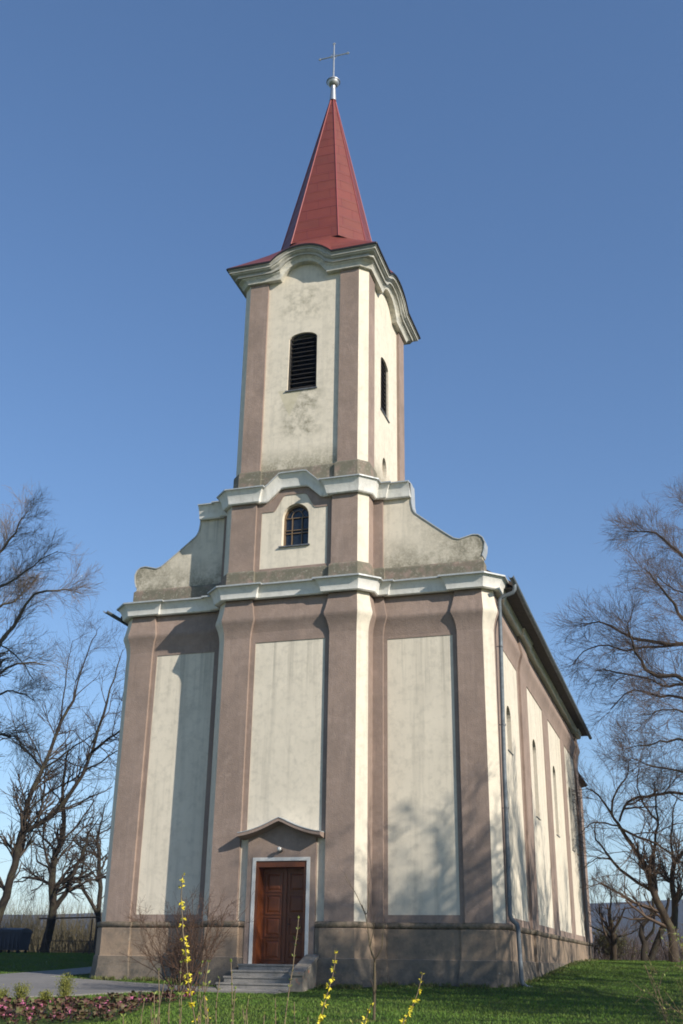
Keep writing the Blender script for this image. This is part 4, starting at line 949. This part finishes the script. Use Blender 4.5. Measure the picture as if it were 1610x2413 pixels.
build_tree('bare_tree', 'largest bare tree, its dense brown crown hanging in from the right edge beside the nave', 'tree', SKEL['R2'], 'bark_brown', 'twig_brown', 1.7, (.9, 2.8), (.7, 1.7), (.35, .9), 6.5, 4.4, .03, RW, rmin=.005, ang=(20, 60))
build_tree('bare_tree', 'small round-headed bare tree on the crest just beyond the end of the nave', 'tree', SKEL['R4'], 'bark_brown', 'twig_brown', 1.5, (.9, 2.4), (.5, 1.2), (.3, .6), 6, 3.6, .2, RW, rmin=.006)
build_tree('bare_tree', 'small crooked dark tree with an elbow in its stem on the right crest', 'tree', SKEL['R5'], 'bark_dark', 'twig_dark', .8, (.5, 1.2), (.3, .7), (.2, .4), 4, 4, .3, RW, rmin=.006)
build_tree('bare_tree', 'slim dark tree leaning right next to the crooked one on the crest', 'tree', SKEL['R9'], 'bark_dark', 'twig_dark', .8, (.5, 1.3), (.3, .7), (.2, .4), 4, 4, .3, RW, rmin=.006)
# trees of the same row standing further right; their branch shadows fall on the church
build_tree('bare_tree', 'spreading bare tree right of the front lawn that shades the facade', 'tree', rnd_limbs((20.5, -8.2, g(-8.2)), 11.8, 5.6, 30, (-.6, .3), .34, .22, 3), 'bark_brown', 'twig_brown', 1.15, (1.0, 2.6), (.5, 1.3), (.3, .6), 5, 4, .15, RW, rmin=.009)
build_tree('bare_tree', 'bare tree right of the nave that shades the side wall', 'tree', rnd_limbs((18.0, -.8, g(-.8)), 9.8, 4.4, 20, (-.2, .5), .28, .35, 5), 'bark_brown', 'twig_brown', 1.1, (.9, 2.2), (.5, 1.1), (.3, .6), 5, 4, .15, RW, rmin=.008)
build_tree('bare_tree', 'low wide bare tree beyond the nave side lawn', 'tree', rnd_limbs((17.2, 4.2, g(4.2)), 8.5, 4.0, 12, (-.2, .2), .22, .32, 8), 'bark_brown', 'twig_brown', 1.0, (.9, 2.2), (.5, 1.1), (.3, .6), 5, 4, .15, RW, rmin=.008)
build_tree('bare_tree', 'bare tree at the right of the front lawn, nearest the photographer', 'tree', rnd_limbs((22.6, -11.4, g(-11.4)), 11.0, 5.0, 18, (.2, .2), .32, .24, 21), 'bark_brown', 'twig_brown', 1.0, (.9, 2.2), (.5, 1.1), (.3, .6), 4, 3, .15, RW, rmin=.009)
build_tree('bare_tree', 'bare tree at the far right whose trunk shadow crosses the lawn corner', 'tree', rnd_limbs((25.5, -16.0, g(-16)), 11.0, 4.6, 12, (-.2, .2), .34, .35, 9), 'bark_brown', 'twig_brown', .6, (.9, 2.2), (.5, 1.1), (.3, .6), 3, 3, .15, RW, rmin=.009)
build_tree('bare_tree', 'bare tree right of the rear half of the nave', 'tree', rnd_limbs((18.6, 9.4, g(9.4)), 8.8, 4.2, 14, (-.2, .2), .2, .32, 15), 'bark_brown', 'twig_brown', 1.0, (.9, 2.2), (.5, 1.1), (.3, .6), 4, 3, .15, RW, rmin=.008)

# ------------------------------------------------------------------ shrubs
def leaf_quads(P0, D, size, width=.45, normal_jit=1.0):
    """one rhombic leaf per point, pointing along D"""
    n = len(P0); D = unit(D); S = perp_rand(D); s = np.broadcast_to(np.asarray(size, float), (n,))[:, None]
    a = P0; b = P0 + D * s * .5 + S * s * width * .5; c = P0 + D * s; d = P0 + D * s * .5 - S * s * width * .5
    V = np.stack([a, b, c, d], 1).reshape(-1, 3); return V, np.arange(4 * n).reshape(-1, 4)
def stems(base, n, length, spread, r, npts=6, upw=.1, wob=.12, jitter=.12, seed=None):
    b = np.array(base, float)[None] + np.concatenate([RNG.normal(size=(n, 2)) * jitter, np.zeros((n, 1))], 1)
    a = RNG.uniform(0, 2 * np.pi, n); s = np.abs(RNG.normal(size=n)) * spread; d = unit(np.stack([np.cos(a) * s, np.sin(a) * s, np.ones(n)], 1)); L = RNG.uniform(*length, n)
    out = np.empty((n, npts, 3)); out[:, 0] = b; cur = b.copy()
    for k in range(1, npts): d = unit(d + RNG.normal(size=d.shape) * wob + np.array([0, 0, upw])); cur = cur + d * (L / (npts - 1))[:, None]; out[:, k] = cur
    return out, np.full(n, r)
def shrub(name, label, cat, loc, n, length, spread, r, mat, per=(6, 5), group=None, leaf=None, leafsize=(.02, .05), leafn=1.5, wob=.12, jitter=.12, rmin=.003):
    t = thing(name, label, cat, loc, group)
    S, rs = stems((0, 0, -.03), n, length, spread, r, wob=wob, jitter=jitter); m = (length[0] + length[1]) / 2
    P2, r2 = spawn(S, rs, per[0], (20, 55), (m * .2, m * .5), 5, .1, .2, .2, .55, rmin); P3, r3 = spawn(P2, r2, per[1], (20, 60), (m * .08, m * .25), 3, .08, .25, .15, .6, rmin * .85)
    V, F = join([tubes_np(S, rs, 4), tubes_np(P2, r2, 3), tubes_np(P3, r3, 3, .6)]); mesh_np('stems', V, F, mat, t)
    if leaf:
        A = np.concatenate([P2.reshape(-1, 3), P3.reshape(-1, 3)]); k = RNG.choice(len(A), int(len(A) * leafn)); D = RNG.normal(size=(len(k), 3)) + np.array([0, 0, .6])
        V, F = leaf_quads(A[k], D, RNG.uniform(*leafsize, len(k)), .5); mesh_np('leaves', V, F, leaf, t)
    return t
shrub('bare_shrub', 'bare reddish-brown shrub left of the church door, in front of the wall', 'shrub', (-1.55, -3.55, g(-3.55)), 36, (1.2, 2.9), 1.0, .013, 'twig_red', (7, 6), wob=.2, jitter=.22, rmin=.0045)
shrub('dark_bush', 'dark low bush at the far foot of the nave', 'bush', (6.9, 28, g(28)), 50, (.8, 1.7), .6, .014, 'twig_dark', (8, 6), leaf='weed_leaf', leafsize=(.05, .1), leafn=.35, jitter=.4, rmin=.006)
shrub('leafy_shrub', 'yellow-green budding shrub at the lower right corner of the photo', 'shrub', (11.53, -20.2, g(-20.2)), 50, (1.0, 1.6), .26, .008, 'stem_pale', (7, 4), leaf='young_leaf', leafsize=(.015, .035), leafn=.6, jitter=.16, rmin=.0025)
# young tree on the lawn
sap = thing('young_tree', 'thin leafless sapling standing on the lawn right of the steps', 'tree', (5.4, -10.06, g(-10.06)))
def rel(l): b = np.array([5.4, -10.06, g(-10.06)]); return [np.array(l, float) - b]
SL_ = [(.032, .02, [(5.4, -10.06, -.56), (5.41, -10.06, .09), (5.41, -10.06, .51)]), (.018, .006, [(5.41, -10.06, .51), (5.31, -10.03, .74), (5.27, -10.0, 1.0), (5.2, -9.98, 1.32), (5.12, -9.95, 1.5)]), (.012, .004, [(5.41, -10.06, .51), (5.57, -10.15, .71), (5.6, -10.2, .91), (5.64, -10.22, 1.15)]),
       (.01, .004, [(5.31, -10.03, .74), (5.36, -10.1, .88), (5.41, -10.14, 1.05), (5.42, -10.15, 1.3)]), (.009, .004, [(5.2, -9.98, 1.32), (5.27, -10.02, 1.43), (5.29, -10.05, 1.97)]), (.008, .003, [(5.2, -9.98, 1.32), (5.0, -9.95, 1.7), (4.84, -9.93, 1.93), (4.75, -9.92, 2.1)])]
pr_ = []; tw = []; tr_ = []
for r0, r1, l in SL_:
    ln = smooth_line(np.array(l) - np.array([5.4, -10.06, g(-10.06)]), 8)[None]; pr_.append(tubes_np(ln, np.array([r0]), 6, r1 / r0)); o, r = spawn(ln, np.array([r1]), 5, (25, 50), (.15, .45), 4, .3, .15, .3, .6, .0025); tw.append(o); tr_.append(r)
V, F = join(pr_); mesh_np('trunk', V, F, 'bark_olive', sap, True); V, F = tubes_np(np.concatenate(tw), np.concatenate(tr_), 3); mesh_np('crown', V, F, 'twig_brown', sap)

# ------------------------------------------------------------------ forsythia in front of the camera
def flower_cluster(mbV, mbF, p, n, size, along):
    for i in range(n):
        d = unit(np.array([RNG.normal(), RNG.normal(), RNG.uniform(-.9, .5)])); c = p + d * size * .25
        for k in range(4):       # four narrow petals
            a = perp_rand(d[None])[0]; q = unit(d * .55 + a * .75); s = np.cross(q, d); s = unit(s)
            o = len(mbV); L = size * RNG.uniform(.6, 1.0)
            mbV += [c, c + q * L * .5 + s * L * .17, c + q * L, c + q * L * .5 - s * L * .17]; mbF.append((o, o + 1, o + 2, o + 3))
def forsythia(label, lines, flowers, leafy, base_loc):
    t = thing('forsythia', label, 'shrub', base_loc); b = np.array(base_loc); tub = []; FV = []; FF = []; LP = []; LD = []
    for line, fl in lines:
        ln = smooth_line(np.array(line), 24); gz = g(ln[-1][1]) - .02
        root = b + np.array([RNG.normal() * .06, RNG.normal() * .06, -.02]); ln = np.vstack([ln, smooth_line([ln[-1], (ln[-1] * .5 + root * .5) + np.array([0.0, 0, .05]), root], 8)[1:]]) - b
        tub.append(tubes_np(ln[None], np.array([.0035]), 5, 1.5))
        seg = np.linalg.norm(np.diff(ln, axis=0), axis=1).cumsum(); tot = seg[-1]
        sp = .062 if fl else .075; k = 0
        for sd in np.arange(.01, tot, sp):
            i = min(np.searchsorted(seg, sd), len(ln) - 2); p = ln[i]
            if fl and sd < fl: fv, ff = [], []; FV.append((fv, ff)); flower_cluster(fv, ff, p, 3 + (k % 2) + int(RNG.random() < .5), .034 if sd > .1 else .022, None)
            elif not fl or RNG.random() < .35:
                dd = unit(ln[max(i - 1, 0)] - ln[i + 1]); a = perp_rand(dd[None])[0]
                for s in (-1, 1): LP.append(p); LD.append(dd * .9 + a * s * .8)
            k += 1
    V, F = join(tub); mesh_np('stems', V, F, 'stem_pale', t)
    for fv, ff in FV: mesh_np('flower', np.array(fv), np.array(ff), 'yellow', t)
    if LP: V, F = leaf_quads(np.array(LP), np.array(LD), RNG.uniform(.02, .042, len(LP)), .42); mesh_np('leaves', V, F, 'young_leaf', t)
    return t
tall = [(7.742, -23.554, 1.037), (7.738, -23.549, 0.947), (7.737, -23.543, 0.842), (7.753, -23.531, 0.727), (7.76, -23.525, 0.634), (7.781, -23.513, 0.532), (7.797, -23.505, 0.431), (7.811, -23.499, 0.33), (7.829, -23.493, 0.256), (7.844, -23.488, 0.182), (7.878, -23.478, 0.06), (7.887, -23.475, 0.0)]
ZG = g(-23.4)
lines = [(tall, 2.0)]
for (x, y, z) in ((7.65, -23.58, .38), (7.74, -23.45, .43), (7.70, -23.7, .30), (7.88, -23.40, .43), (7.94, -23.44, .44), (8.08, -23.30, .44), (8.13, -23.36, .26), (8.02, -23.41, .33), (7.58, -23.5, .22), (8.2, -23.3, .2), (7.50, -23.4, .12), (8.26, -23.45, .14), (7.82, -23.65, .22), (7.98, -23.6, .3), (7.40, -23.6, .02)):
    lines.append(([(x + RNG.normal() * .02, y, z), (x + RNG.normal() * .02, y, z - .2), (x + .01, y, z - .45), (x + .03, y + .02, z - .75)], 0))
for _ in range(16):
    x = RNG.uniform(7.35, 8.55); y = -23.45 + RNG.uniform(-.35, .35); z = RNG.uniform(-.12, .30) - abs(x - 7.9) * .25
    lines.append(([(x, y, z), (x + RNG.normal() * .02, y, z - .15), (x + RNG.normal() * .03, y, z - .4)], 0))
lines.append(([(7.93, -23.44, .20), (7.95, -23.43, .1), (7.96, -23.42, 0), (7.96, -23.4, -.2)], .5))
forsythia('tallest forsythia shoot covered in yellow flowers, among leafy stems left of the door', lines, True, True, (7.9, -23.45, ZG))
lb = [(8.803, -23.113, 0.526), (8.79, -23.117, 0.394), (8.752, -23.131, 0.25), (8.702, -23.155, 0.051), (8.66, -23.18, -.2)]
le = [(8.371, -22.736, 0.762), (8.365, -22.735, 0.675), (8.348, -22.739, 0.541), (8.34, -22.741, 0.418), (8.324, -22.748, 0.31), (8.307, -22.758, 0.159), (8.297, -22.767, 0.025), (8.29, -22.77, -.2)]
lines = [(lb, .62)]
for (x, z) in ((8.45, .18), (8.56, .08), (8.30, .2), (8.9, .05), (8.38, .06)): lines.append(([(x, -23.0, z), (x + .01, -23.0, z - .2), (x + .02, -23.0, z - .5)], 0))
forsythia('short forsythia shoot with yellow flowers in front of the steps cheek wall', lines, True, True, (8.62, -23.1, ZG))
forsythia('nearly bare reddish forsythia whip with a few buds crossing the door', [(le, 0)], True, True, (8.3, -22.8, g(-22.8)))
lc = [(9.296, -22.456, 0.386), (9.258, -22.468, 0.249), (9.21, -22.483, 0.135), (9.15, -22.502, 0.034), (9.1, -22.52, -.2)]
ld = [(8.929, -22.556, 0.176), (8.9, -22.566, 0.119), (8.872, -22.578, 0.029), (8.84, -22.6, -.2)]
forsythia('leaning forsythia shoot with yellow flowers at the bottom, right of the sapling', [(lc, .6), (ld, .4)], True, True, (9.05, -22.53, g(-22.5)))

# ------------------------------------------------------------------ flower bed
def inpoly(x, y, poly):
    c = False; n = len(poly)
    for i in range(n):
        (x1, y1), (x2, y2) = poly[i], poly[(i + 1) % n]
        if (y1 > y) != (y2 > y) and x < (x2 - x1) * (y - y1) / (y2 - y1) + x1: c = not c
    return c
structure(flat_patch('bed_soil', BED, 'ground', .02), 'soil of the flower bed', 'ground')
def bergenia(red, nfl):
    t = thing('bergenia', 'low red-leaved plant of the flower bed at the lower left', 'plant', (0, 0, 0), 'red-leaved plants with pink flowers in the bed')
    V = []; F = []; mi = []
    for i in range(15):
        a = RNG.uniform(0, 6.28); r = RNG.uniform(.03, .2); el = RNG.uniform(.25, 1.2); c = np.array([math.cos(a) * r, math.sin(a) * r, .05 + .12 * el]); u = np.array([math.cos(a) * math.cos(el), math.sin(a) * math.cos(el), math.sin(el)]); s = unit(np.cross(u, [0, 0, 1.0])); nn = np.cross(s, u); L = RNG.uniform(.09, .15); o = len(V)
        ring = [c + u * L * (math.cos(q) * .5 + .5) + s * L * .42 * math.sin(q) - nn * .02 * (1 + math.cos(q * 2)) for q in np.linspace(0, 2 * math.pi, 9)[:-1]]
        V += ring + [c + u * L * .5 + nn * .012]; F += [(o + k, o + (k + 1) % 8, o + 8) for k in range(8)]; mi += [1 if RNG.random() < red else 0] * 8
    mesh_np('leaves', V, F, ['berg_leaf', 'berg_red'], t, midx=mi)
    q = MB()
    for i in range(nfl):
        a = RNG.uniform(0, 6.28); r = RNG.uniform(0, .12); x, y = math.cos(a) * r, math.sin(a) * r; h = RNG.uniform(.14, .26); q.tube([(x * .5, y * .5, .02), (x, y, h)], .006, 5, 1)
        for k in range(16):
            d = unit(RNG.normal(size=3)) * RNG.uniform(.015, .05); c = np.array([x, y, h + .02]) + d; s = RNG.uniform(.010, .018); q.lathe(tuple(c - np.array([0, 0, s])), [(s * .3, 0), (s, s * .7), (s, s * 1.3), (s * .4, s * 2)], 5, 0)
    if nfl: q.build('flower_heads', ['berg_flower', 'berg_red'], t)
    return t
protos = [bergenia(.6, 1), bergenia(.85, 0), bergenia(.35, 0), bergenia(.75, 1), bergenia(.5, 0), bergenia(.65, 0), bergenia(.9, 1), bergenia(.3, 0)]
pts = []
for _ in range(4000):
    x, y = RNG.uniform(-3.2, 1.3), RNG.uniform(-13.6, -6)
    if inpoly(x, y, BED) and all((x - a) ** 2 + (y - b) ** 2 > .27 ** 2 for a, b in pts): pts.append((x, y))
    if len(pts) >= 150: break
for i, (x, y) in enumerate(pts):
    o = protos[i] if i < len(protos) else copy_tree(protos[RNG.integers(0, len(protos))])
    s = RNG.uniform(.5, .85); o.location = (x, y, g(y)); o.scale = (s, s, s); o.rotation_euler = (0, 0, RNG.uniform(0, 6.28))
def boxbush(label, x, y, h, n):
    t = thing('box_bush', label, 'bush', (x, y, g(y)), 'clipped young box bushes by the path')
    S, rs = stems((0, 0, 0), 14, (h * .7, h), .35, .004, 4, jitter=.04); V, F = tubes_np(S, rs, 3); mesh_np('stems', V, F, 'twig_brown', t)
    P0 = S[:, 1:].reshape(-1, 3); k = RNG.choice(len(P0), n); Q = P0[k] + RNG.normal(size=(n, 3)) * h * .13; V, F = leaf_quads(Q, RNG.normal(size=(n, 3)) + np.array([0, 0, 1.2]), RNG.uniform(.02, .045, n), .5); mesh_np('leaves', V, F, 'box_leaf', t)
boxbush('tallest yellow-green box bush beside the path', -2.25, -8.15, .50, 2400)
boxbush('yellow-green box bush, second from the left photo edge', -3.0, -8.75, .38, 1700)
boxbush('low wide yellow-green box bush between two taller ones', -2.5, -8.6, .24, 1300)
boxbush('yellow-green box bush cut by the left photo edge', -3.35, -8.95, .28, 1300)

# ------------------------------------------------------------------ bin, frame, fence behind the church
b = thing('waste_container', 'dark blue plastic waste container with a hinged lid at the left edge', 'waste bin', (-22.35, 20.3, g(20.3)))
q = MB(); q.add([(-.6, -.42, .16), (.6, -.42, .16), (.6, .42, .16), (-.6, .42, .16), (-.66, -.5, 1.02), (.66, -.5, 1.02), (.66, .5, 1.02), (-.66, .5, 1.02)], [(0, 1, 5, 4), (1, 2, 6, 5), (2, 3, 7, 6), (3, 0, 4, 7), (4, 5, 6, 7), (0, 3, 2, 1)])
for k in range(5): q.box((-.52 + k * .24, -.49, .25), (-.44 + k * .24, -.44, .95))
q.box((-.69, -.54, .98), (.69, .53, 1.04)); q.build('body', 'bin', b)
q = MB(); n = 8; vs = [(sx * .69, -.55 + 1.08 * i / n, 1.045 + .16 * math.sin(math.pi * (.12 + .88 * i / n)) ** .8) for sx in (-1, 1) for i in range(n + 1)]; vs += [(x, y, 1.043) for x, y, z in vs]; N1 = n + 1
fs = [(i, i + 1, N1 + i + 1, N1 + i) for i in range(n)] + [(2 * N1 + i, 2 * N1 + i + 1, i + 1, i) for i in range(n)] + [(N1 + i, N1 + i + 1, 3 * N1 + i + 1, 3 * N1 + i) for i in range(n)] + [(0, N1, 3 * N1, 2 * N1), (n, N1 + n, 3 * N1 + n, 2 * N1 + n)]
q.add(vs, fs); q.build('lid', 'bin', b)
for x, y in ((-.5, -.35), (.5, -.35), (-.5, .35), (.5, .35)): q = MB(); q.tube([(x - .03, y, .09), (x + .03, y, .09)], .09, 12); q.build('wheel', 'rubber', b)
f = thing('carpet_beating_frame', 'rusty steel frame with one long horizontal bar behind the dark forked tree', 'metal frame', (-19.5, 20.6, g(20.6)))
z = 1.67
q = MB(); q.tube([(-1.75, 0, z), (1.75, 0, z + .08)], .035, 8); q.build('crossbar', 'rust', f)
for px in (-1.25, 1.35):
    q = MB(); q.tube([(px, 0, -.1), (px, 0, z + .02)], .035, 8); q.build('post', 'rust', f)
    q = MB(); q.tube([(px, 0, .72), (px - .38, 0, -.05)], .025, 6); q.tube([(px, 0, .72), (px + .38, 0, -.05)], .025, 6); q.build('brace', 'rust', f)
fe = thing('picket_fence', 'low rusty picket fence beside the waste container', 'fence', (-20.9, 23.5, g(23.5)))
for zz in (.12, .62): q = MB(); q.tube([(-1.8, 0, zz), (1.9, 0, zz)], .018, 6); q.build('rail', 'rust', fe)
for k in range(19): q = MB(); q.tube([(-1.75 + k * .2, 0, 0), (-1.75 + k * .2, 0, .72 + .02 * (k % 2))], .012, 5); q.build('picket', 'rust', fe)

# ------------------------------------------------------------------ dry brush beyond the lawn, grass
def brush(name, label, n, xr, yr, hr, mat, r=.012):
    x = RNG.uniform(*xr, n); y = yr[0] + (yr[1] - yr[0]) * RNG.random(n) ** 1.3; z = np.interp(y, GY, GZ); h = RNG.uniform(*hr, n) * RNG.uniform(.5, 1, n)
    Pl = np.empty((n, 5, 3)); lean = RNG.normal(size=(n, 2)) * .16; jit = RNG.normal(size=(n, 5, 2)) * .06
    for k in range(5): t = k / 4; Pl[:, k, 0] = x + lean[:, 0] * h * t + jit[:, k, 0] * k * .6; Pl[:, k, 1] = y + lean[:, 1] * h * t; Pl[:, k, 2] = z - .1 + h * t
    P2, r2 = spawn(Pl, np.full(n, r), 3.2, (15, 45), (.5, 1.3), 3, .2, .15, .25, .6, .007)
    V, F = join([tubes_np(Pl, np.full(n, r), 3, .3), tubes_np(P2, r2, 3, .5)]); stuff(mesh_np(name, V, F, mat), label, 'brush')
brush('dry_brush', 'dense tan dry brush on the slope behind the left trees', 15000, (-60, -12), (32.5, 50), (2.4, 4.6), 'scrub', .017)
brush('bare_brush', 'mauve-brown bare brush beyond the right lawn crest', 5000, (4, 24), (33, 52), (1.4, 3.0), 'scrub_mauve', .014)
def grass():
    n1 = 480000; x = RNG.uniform(-26, 15, n1); y = -17 + 50 * RNG.random(n1) ** 1.25
    n2 = 190000; a = RNG.uniform(0, 2 * np.pi, n2); r = 8 + 34 * RNG.random(n2) ** .8; x2 = 2 + np.cos(a) * r; y2 = -8 + np.sin(a) * r; out = ((x2 < -26) | (x2 > 15) | (y2 < -17)) & (y2 < 33) & (np.hypot(x2 - 11.39, y2 + 31.2) > 1.5)
    x = np.concatenate([x, x2[out]]); y = np.concatenate([y, y2[out]]); n = len(x)
    keep = np.ones(n, bool)
    keep &= ~((np.abs(x) < 6.42) & (y > -.1) & (y < 25)); keep &= ~((np.abs(x) < 2.75) & (y > -1.05) & (y < 1)); keep &= ~((np.abs(x) < 1.26) & (y > -2.95) & (y < 0)); keep &= ~((np.abs(x) < 5.9) & (y > 24) & (y < 33))
    def npoly(poly):
        c = np.zeros(n, bool); m = len(poly)
        for i in range(m):
            (x1, y1), (x2, y2) = poly[i], poly[(i + 1) % m]
            if y1 == y2: continue
            c ^= ((y1 > y) != (y2 > y)) & (x < (x2 - x1) * (y - y1) / (y2 - y1) + x1)
        return c
    keep &= ~npoly(PATH); keep &= ~(npoly(BED) & (RNG.random(n) < .85)); x, y = x[keep], y[keep]; n = len(x); z = np.interp(y, GY, GZ)
    clump = .5 + .5 * np.sin(x * 1.7 + 2 * np.sin(y * .9)) * np.sin(y * 1.3 + 1.5 * np.sin(x * 1.1)); h = RNG.uniform(.025, .055, n) * (.7 + .6 * clump); a = RNG.uniform(0, 6.28, n); w = RNG.uniform(.006, .014, n) * 1.3; l = RNG.normal(size=(n, 2)) * .5
    V = np.empty((n, 3, 3)); V[:, 0] = np.stack([x - np.cos(a) * w, y - np.sin(a) * w, z - .01], 1); V[:, 1] = np.stack([x + np.cos(a) * w, y + np.sin(a) * w, z - .01], 1); V[:, 2] = np.stack([x + l[:, 0] * h, y + l[:, 1] * h, z + h], 1)
    stuff(mesh_np('grass', V.reshape(-1, 3), np.arange(3 * n).reshape(-1, 3), 'blade'), 'short green lawn grass around the church', 'grass')
grass()
def wall_weeds():
    n = 5200; k = RNG.integers(0, 4, n); u = RNG.random(n); x = np.empty(n); y = np.empty(n); jit = np.abs(RNG.normal(size=n)) * .13
    m = k == 0; x[m] = 2.9 + u[m] * 3.6; y[m] = -.22 - jit[m]
    m = k == 1; x[m] = 6.46 + jit[m]; y[m] = u[m] * 24
    m = k == 2; x[m] = -6.4 + u[m] * 3.5; y[m] = -.22 - jit[m]
    m = k == 3; x[m] = 1.35 + u[m] * 1.2; y[m] = -1.05 - jit[m]
    keep = np.sin(x * 5.1 + y * 3.3) + .8 * np.sin(x * 13 + y * 9) > -.3; x, y = x[keep], y[keep]; n = len(x); z = np.interp(y, GY, GZ)
    D = RNG.normal(size=(n, 3)) * .5 + np.array([0, 0, 1.0]); V, F = leaf_quads(np.stack([x, y, z - .01], 1), D, RNG.uniform(.04, .16, n), .22)
    stuff(mesh_np('wall_weeds', V, F, 'weed_green'), 'ragged weeds and tall grass along the foot of the church wall', 'weeds')
wall_weeds()
# ------------------------------------------------------------------ aerial haze
def haze():
    q = MB(); q.box((-1600, -120, -60), (1600, 1400, 72)); o = q.build('haze', [], None); me = o.data
    m = bpy.data.materials.new('haze_air'); m.use_nodes = True; t = m.node_tree; t.nodes.clear(); v = t.nodes.new('ShaderNodeVolumePrincipled'); v.inputs['Color'].default_value = (.5, .65, .95, 1); v.inputs['Density'].default_value = .00028; v.inputs['Anisotropy'].default_value = .2
    out = t.nodes.new('ShaderNodeOutputMaterial'); t.links.new(v.outputs[0], out.inputs['Volume']); me.materials.append(m); o['kind'] = 'stuff'; o['label'] = 'thin blue haze in the distance'; o['category'] = 'haze'
haze()
